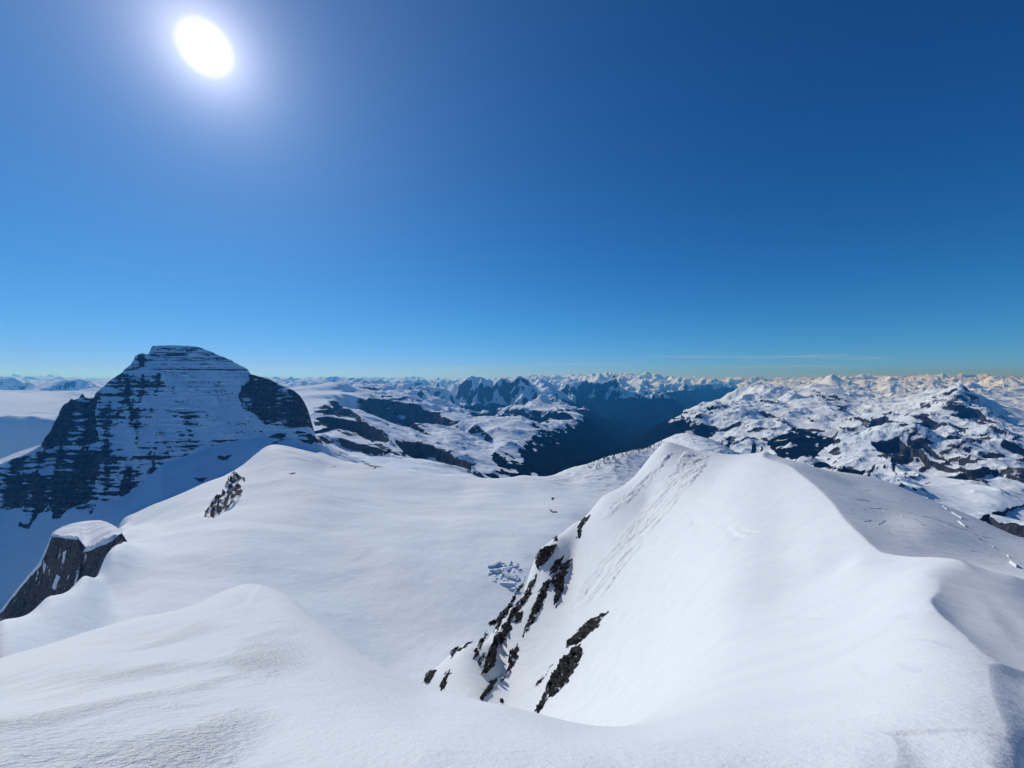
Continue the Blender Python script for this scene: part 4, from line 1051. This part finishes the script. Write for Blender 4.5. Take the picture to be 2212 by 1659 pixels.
# ------------------------------------------------------------------ snow-laden firs along the far lip of the basin
M_fir = bpy.data.materials.new('snowy_fir'); M_fir.use_nodes = True
b_ = M_fir.node_tree.nodes['Principled BSDF']; geo = M_fir.node_tree.nodes.new('ShaderNodeNewGeometry'); sx_ = M_fir.node_tree.nodes.new('ShaderNodeSeparateXYZ')
mr_ = M_fir.node_tree.nodes.new('ShaderNodeMapRange'); mr_.inputs['From Min'].default_value = 0.3; mr_.inputs['From Max'].default_value = 0.6
mx_ = M_fir.node_tree.nodes.new('ShaderNodeMix'); mx_.data_type = 'RGBA'; mx_.inputs[6].default_value = (0.03, 0.04, 0.035, 1); mx_.inputs[7].default_value = (0.7, 0.73, 0.76, 1)
lk = M_fir.node_tree.links.new
lk(geo.outputs['Normal'], sx_.inputs[0]); lk(sx_.outputs[2], mr_.inputs[0]); lk(mr_.outputs[0], mx_.inputs[0]); lk(mx_.outputs[2], b_.inputs['Base Color']); b_.inputs['Roughness'].default_value = 0.9
def fir_mesh(k):
    r = random.Random(k); V = []; Fc = []
    def ring(z, rad, n, jag):
        i0 = len(V)
        for i in range(n):
            a = 2 * math.pi * i / n + r.uniform(-.1, .1)
            q_ = rad * (1 + (jag if i % 2 else -jag) + r.uniform(-.1, .1))
            V.append((q_ * math.cos(a), q_ * math.sin(a), z - (0.05 * rad if i % 2 else 0)))
        return i0
    n = 10
    a = ring(-1.5, 0.28, n, 0); b = ring(2.2, 0.2, n, 0)
    for i in range(n): j = (i + 1) % n; Fc += [(a + i, a + j, b + j), (a + i, b + j, b + i)]
    z = 1.6; H = 15.0; tiers = 7
    for t in range(tiers):
        f = t / tiers; rad = 3.1 * (1 - f) ** 0.85 + 0.25; dz = H / tiers
        lo = ring(z, rad, n, 0.22); hi = ring(z + dz * 1.25, rad * 0.28, n, 0.05)
        for i in range(n): j = (i + 1) % n; Fc += [(lo + i, lo + j, hi + j), (lo + i, hi + j, hi + i)]
        V.append((0, 0, z + 0.5)); c = len(V) - 1
        for i in range(n): j = (i + 1) % n; Fc.append((lo + j, lo + i, c))
        z += dz
    V.append((0, 0, z + 1.6)); c = len(V) - 1
    for i in range(n): Fc.append((hi + i, hi + (i + 1) % n, c))
    return np.array(V), np.array(Fc)
firs = []
spots = []
for _ in range(4000):
    if len(spots) >= 190: break
    px = rnd.uniform(1266, 1436)
    top = float(np.interp(px, [1230, 1300, 1360, 1420, 1440], [1014, 994, 976, 957, 952]))
    dens = 0.9 if 1300 < px < 1425 else 0.4
    py = top + abs(rnd.gauss(0, 9)) - 0.4
    if rnd.random() > dens or py > top + 32: continue
    spots.append((px, py))
for i_, (px, py) in enumerate(spots):
    yy = hit(S_basin, px, py, 1200, 2650, 400); u = float(uq(px, py)[0])
    x = u * yy; z = float(S_basin.z(np.array([x]), np.array([yy]))[0]) + float(basin_detail(np.array([[x]]), np.array([[yy]]), np.array([[px]]))[0, 0])
    if i_ < 5:
        V, Fc = fir_mesh(i_); o = mesh_obj('fir_tree', V, Fc, M_fir, smooth=False); firs.append(o)
    else:
        o = firs[i_ % 5].copy(); COL.objects.link(o)
    k_ = rnd.uniform(0.45, 1.15)
    o.location = (x, yy, z); o.scale = (k_, k_, k_ * rnd.uniform(0.8, 1.15)); o.rotation_euler = (0, 0, rnd.uniform(0, 6))
    tag(o, "small snow-laden fir on the far lip of the basin above the dark valley", "tree", "snow-laden firs on the far lip")

# ------------------------------------------------------------------ cracks and wind scoops on the shaded side of the ridge
M_crack = bpy.data.materials.new('crevasse_shade'); M_crack.use_nodes = True  # dark tone paints the shade inside a crack onto a raised strip
b_ = M_crack.node_tree.nodes['Principled BSDF']; n_ = M_crack.node_tree.nodes.new('ShaderNodeTexNoise'); n_.inputs['Scale'].default_value = 0.8; n_.inputs['Detail'].default_value = 5
cr_ = M_crack.node_tree.nodes.new('ShaderNodeValToRGB'); cr_.color_ramp.elements[0].color = (0.05, 0.07, 0.1, 1); cr_.color_ramp.elements[1].color = (0.2, 0.25, 0.31, 1)
M_crack.node_tree.links.new(n_.outputs['Fac'], cr_.inputs[0]); M_crack.node_tree.links.new(cr_.outputs[0], b_.inputs['Base Color']); b_.inputs['Roughness'].default_value = 0.7
M_lump = M_near
def strip(name, pts, wpx, hgt, mat, label, cat, group, ymin=None, seed=0):
    """a low ridge-shaped strip of real thickness that follows the snow surface along traced points"""
    P = np.array(pts, float); n = max(8, int(np.hypot(*np.diff(P, axis=0).T).sum() / 1.2))
    t = np.linspace(0, len(P) - 1, n)
    px = np.interp(t, np.arange(len(P)), P[:, 0]); py = np.interp(t, np.arange(len(P)), P[:, 1])
    py = py + 0.9 * fbm(t * 3 + seed, t * 0 + seed, 3)
    wv = wpx * (np.sin(np.pi * np.linspace(0.04, 0.96, n)) ** 0.5) * (1 + 0.5 * fbm(t * 5 + seed, t * 0, 3))
    rows = []
    for i in range(n):
        y0 = np.interp(px[i], [1650, 1800, 1900, 2000, 2075, 2150, 2212], [150, 84, 48, 34, 28, 14, 9]) * 1.06
        yy = hit(S_ridge, px[i], py[i], y0, 300, 300)
        u, q = uq(px[i], py[i]); c = np.array([float(u) * yy, yy])
        along = None
        hw = wv[i] * yy / F * 0.5 * 2.2
        # across: along the line of sight, which the gentle back slope shortens
        f = 1.0 / max(0.18, abs(float(q)) * 0.9)
        row = []
        for s_, h_ in ((-1, -0.04), (-0.55, 0.6), (0, 1.0), (0.55, 0.6), (1, -0.04)):
            x = c[0] + u * s_ * hw * f * 0.6; y2 = c[1] + s_ * hw * f * 0.6
            z = float(S_ridge.z(np.array([x]), np.array([y2]))[0])
            row.append((x, y2, z + h_ * hgt))
        rows.append(row)
    A = np.array(rows)
    o = grid_obj(name, A[..., 0], A[..., 1], A[..., 2], mat, {'rock': np.zeros(A.shape[:2]), 'forest': np.zeros(A.shape[:2]), 'crumb': np.zeros(A.shape[:2])})
    tag(o, label, cat, group)
    return o
k7_ = (1828, 987.5, .17361)
GC = "crevasses on the shaded side of the snow ridge"
cracks = [([(960,735),(1080,760),(1190,800),(1330,838)], 1.5, "longest dark crevasse, running down across the middle of the shaded slope"),
 ([(1270,845),(1350,865),(1425,890),(1520,905)], 1.3, "dark crevasse continuing below the longest one"),
 ([(225,648),(300,640),(400,642),(505,648)], 1.2, "thin level crevasse near the bright crest edge"),
 ([(490,785),(450,815),(400,835),(425,865),(438,890)], 1.3, "hook-shaped dark crevasse beside the bright crest curve"),
 ([(215,800),(270,797),(300,780)], 1.1, "short curved crevasse left of the hook-shaped one"),
 ([(660,855),(720,865)], 1.0, "short level crevasse right of the hook-shaped one"),
 ([(520,935),(555,962)], 1.2, "tiny dark slot below the hook-shaped crevasse"),
 ([(930,838),(985,846)], 0.9, "short faint crevasse under the start of the longest one"),
 ([(225,412),(310,414)], 0.8, "faint level crack high on the shaded slope"),
 ([(130,528),(200,530),(290,550)], 0.9, "faint crack in the small cluster near the crest"),
 ([(835,770),(900,790),(940,812)], 0.9, "faint slanting crack between hook and longest crevasse"),
 ([(1950,950),(2000,975),(2060,995),(2110,1015)], 1.3, "dark crevasse at the far edge close to the brown rocks"),
 ([(1330,605),(1400,640),(1480,660)], 1.1, "crevasse at the upper edge of the shaded slope"),
 ([(1880,1205),(1950,1240),(2000,1258)], 1.4, "dark crevasse low on the shaded slope beside a bright lump"),
 ([(1975,1325),(2030,1335)], 1.2, "short dark slot below the bright lumps"),
 ([(1550,1165),(1590,1172)], 0.8, "tiny crack alone in the lower middle of the shaded slope"),
 ([(1690,985),(1800,1010),(1910,1050)], 0.7, "faint long crack right of the scattered lumps"),
 ([(2150,1310),(2190,1335),(2225,1350)], 1.3, "dark crevasse at the right border of the view"),
 ([(1440,735),(1530,795)], 1.2, "dark crevasse along the largest bright lump")]
for i_, (pl, w_, lb) in enumerate(cracks):
    strip('crevasse', crop(pl, *k7_), w_, 0.06, M_crack, lb, "crevasse", GC, seed=i_ * 2.3)
GL = "sunlit lumps of wind-torn snow on the shaded slope"
lumps = [([(1310,690),(1360,720),(1440,765)], 4.2, "largest bright snow lump on the shaded slope"), ([(1390,800),(1440,840),(1480,865)], 3.6, "second bright snow lump just below the largest"),
 ([(1190,605),(1230,635),(1260,655)], 2.6, "bright snow lump above the largest one"), ([(1115,570),(1190,600)], 2.0, "small bright lump highest in the line"), ([(1600,965),(1650,985)], 2.4, "bright lump in the middle of the line below the crevasses"),
 ([(1650,1020),(1690,1035)], 1.8, "faint small lump under the middle one"), ([(1795,1105),(1855,1130)], 2.2, "bright lump lower in the line, alone"), ([(1995,1230),(2060,1255)], 2.4, "bright lump beside the low dark crevasse"),
 ([(2030,1310),(2080,1345),(2115,1375)], 3.4, "lowest and longest bright lump near the right border"), ([(960,480),(1015,515)], 2.2, "bright lump at the top edge of the shaded slope"), ([(665,730),(710,742)], 1.6, "lone pale lump left of the longest crevasse")]
for i_, (pl, w_, lb) in enumerate(lumps):
    strip('snow_lump', crop(pl, *k7_), w_, 0.55 if w_ > 3 else 0.35, M_lump, lb, "snow lump", GL, seed=i_ * 1.7 + 90)

# ------------------------------------------------------------------ thin high clouds low over the horizon
M_cloud = bpy.data.materials.new('thin_cloud'); M_cloud.use_nodes = True
ct = M_cloud.node_tree; ct.nodes.clear()
co_ = ct.nodes.new('ShaderNodeOutputMaterial'); mixs = ct.nodes.new('ShaderNodeMixShader'); tr_ = ct.nodes.new('ShaderNodeBsdfTransparent')
df_ = ct.nodes.new('ShaderNodeBsdfDiffuse'); tl_ = ct.nodes.new('ShaderNodeBsdfTranslucent'); ad_ = ct.nodes.new('ShaderNodeMixShader')
for n_ in (df_, tl_): n_.inputs['Color'].default_value = (0.95, 0.96, 0.98, 1)
tx_ = ct.nodes.new('ShaderNodeTexCoord'); mp_ = ct.nodes.new('ShaderNodeMapping'); mp_.inputs['Scale'].default_value = (0.00016, 0.00016, 0.0016)
nz_ = ct.nodes.new('ShaderNodeTexNoise'); nz_.inputs['Detail'].default_value = 6; nz_.inputs['Scale'].default_value = 1.0
mr_ = ct.nodes.new('ShaderNodeMapRange'); mr_.inputs['From Min'].default_value = 0.3; mr_.inputs['From Max'].default_value = 0.7; mr_.inputs['To Max'].default_value = 0.34
lk = ct.links.new
# thinner towards its rim: what grazes the rim passes through less cloud
lw_ = ct.nodes.new('ShaderNodeLayerWeight'); lw_.inputs['Blend'].default_value = 0.5; iv_ = ct.nodes.new('ShaderNodeMath'); iv_.operation = 'SUBTRACT'; iv_.inputs[0].default_value = 1.0
ml_ = ct.nodes.new('ShaderNodeMath'); ml_.operation = 'MULTIPLY'
lk(tx_.outputs['Object'], mp_.inputs[0]); lk(mp_.outputs[0], nz_.inputs['Vector']); lk(nz_.outputs['Fac'], mr_.inputs[0]); lk(lw_.outputs['Facing'], iv_.inputs[1])
lk(iv_.outputs[0], ml_.inputs[0]); lk(mr_.outputs[0], ml_.inputs[1]); lk(ml_.outputs[0], mixs.inputs[0]); lk(tr_.outputs[0], mixs.inputs[1]); lk(df_.outputs[0], ad_.inputs[1]); lk(tl_.outputs[0], ad_.inputs[2]); lk(ad_.outputs[0], mixs.inputs[2])
lk(mixs.outputs[0], co_.inputs['Surface'])
def cloud(pts, depth, label, seed):
    """a long lens of thin cloud through traced points (column, row, half thickness in pixels), all at the given distance"""
    P = np.array(pts, float); n = 120; m = 14
    t = np.linspace(0, 1, n); s_ = np.linspace(0, len(P) - 1, n)
    px = np.interp(s_, np.arange(len(P)), P[:, 0]); py = np.interp(s_, np.arange(len(P)), P[:, 1]); hh = np.interp(s_, np.arange(len(P)), P[:, 2])
    hh = hh * (1 + 0.5 * fbm(t * 9 + seed, t * 0 + seed, 3)) * np.sin(np.pi * np.clip(t, 0.003, 0.997)) ** 0.6
    py = py + 1.5 * fbm(t * 7 + seed, t * 0 + 3, 3)
    u, q = uq(px, py)
    a = np.linspace(0, 2 * np.pi, m, endpoint=False)
    V = np.empty((n, m, 3))
    for j in range(m):
        yy = depth * (1 + 0.05 * np.cos(a[j]) * (0.3 + hh / hh.max()))
        V[:, j, 0] = u * depth; V[:, j, 1] = yy; V[:, j, 2] = q * depth + np.sin(a[j]) * hh * depth / F
    i = np.arange(n * m).reshape(n, m); i2 = np.roll(i, -1, 1)
    Fq = np.stack([i[:-1], i2[:-1], i2[1:], i[1:]], -1).reshape(-1, 4)
    V2 = np.concatenate([V.reshape(-1, 3), V[0].mean(0)[None], V[-1].mean(0)[None]])
    T3 = [(i[0, (j + 1) % m], i[0, j], n * m) for j in range(m)] + [(i[-1, j], i[-1, (j + 1) % m], n * m + 1) for j in range(m)]
    tri = np.concatenate([Fq[:, [0, 1, 2]], Fq[:, [0, 2, 3]], np.array(T3)])
    e_ = V2[tri]
    if np.einsum('ij,ij->i', e_[:, 0] - V2.mean(0), np.cross(e_[:, 1] - V2.mean(0), e_[:, 2] - V2.mean(0))).sum() < 0: tri = tri[:, ::-1]
    o = mesh_obj('cloud', V2, tri, M_cloud, smooth=True)
    tag(o, label, "cloud", "thin clouds over the horizon")
cloud([(1345,772,1.5),(1400,770,4),(1500,770,5),(1600,772,4.5),(1700,771,5.5),(1790,769,6.5),(1850,774,6),(1920,778,4),(1965,780,1.5)], 57000, "long thin white cloud streak over the right half of the horizon, the highest one", 2.0)
cloud([(855,797,1.2),(920,796,3.5),(1000,795,4),(1080,794,3),(1150,792,3)], 58000, "faint flat cloud streak above the far skyline, the leftmost", 5.0)
cloud([(1090,788,1.5),(1180,787,3),(1260,787,3.5),(1340,789,2),(1400,790,1)], 57500, "faint cloud streak just above the double-peaked range", 9.0)
cloud([(1480,792,1.5),(1580,793,4),(1700,791,5),(1800,792,4),(1880,793,1.5)], 59000, "palest flat cloud veil below the long bright streak", 13.0)

# ------------------------------------------------------------------ haze: the blue air between the ranges
def box(name, x0, x1, y0, y1, z0, z1, mat):
    V = np.array([(x, y, z) for z in (z0, z1) for y in (y0, y1) for x in (x0, x1)], float)
    Fc = np.array([(0, 2, 3, 1), (4, 5, 7, 6), (0, 1, 5, 4), (2, 6, 7, 3), (0, 4, 6, 2), (1, 3, 7, 5)])
    return mesh_obj(name, V, Fc, mat, smooth=False)
hm = bpy.data.materials.new('blue_air'); hm.use_nodes = True
ht = hm.node_tree; ht.nodes.clear()
ho = ht.nodes.new('ShaderNodeOutputMaterial'); hv = ht.nodes.new('ShaderNodeVolumePrincipled')
hv.inputs['Color'].default_value = (0.05, 0.37, 1.0, 1)
hv.inputs['Absorption Color'].default_value = (1, 1, 1, 1)
hv.inputs['Density'].default_value = 2.7e-5
hv.inputs['Anisotropy'].default_value = 0.4
ht.links.new(hv.outputs[0], ho.inputs['Volume'])
zmin = min(float(Z.min()), -3000.0); zmax = max([max(v.co.z for v in o_.data.vertices) for o_ in (mount, basin)] + [FAR_TOP])
print("air up to", zmax)
haze = box('haze', -168000, 168000, -3000, 61500, zmin - 1500, zmax + 25, hm)
tag(haze, kind='stuff')
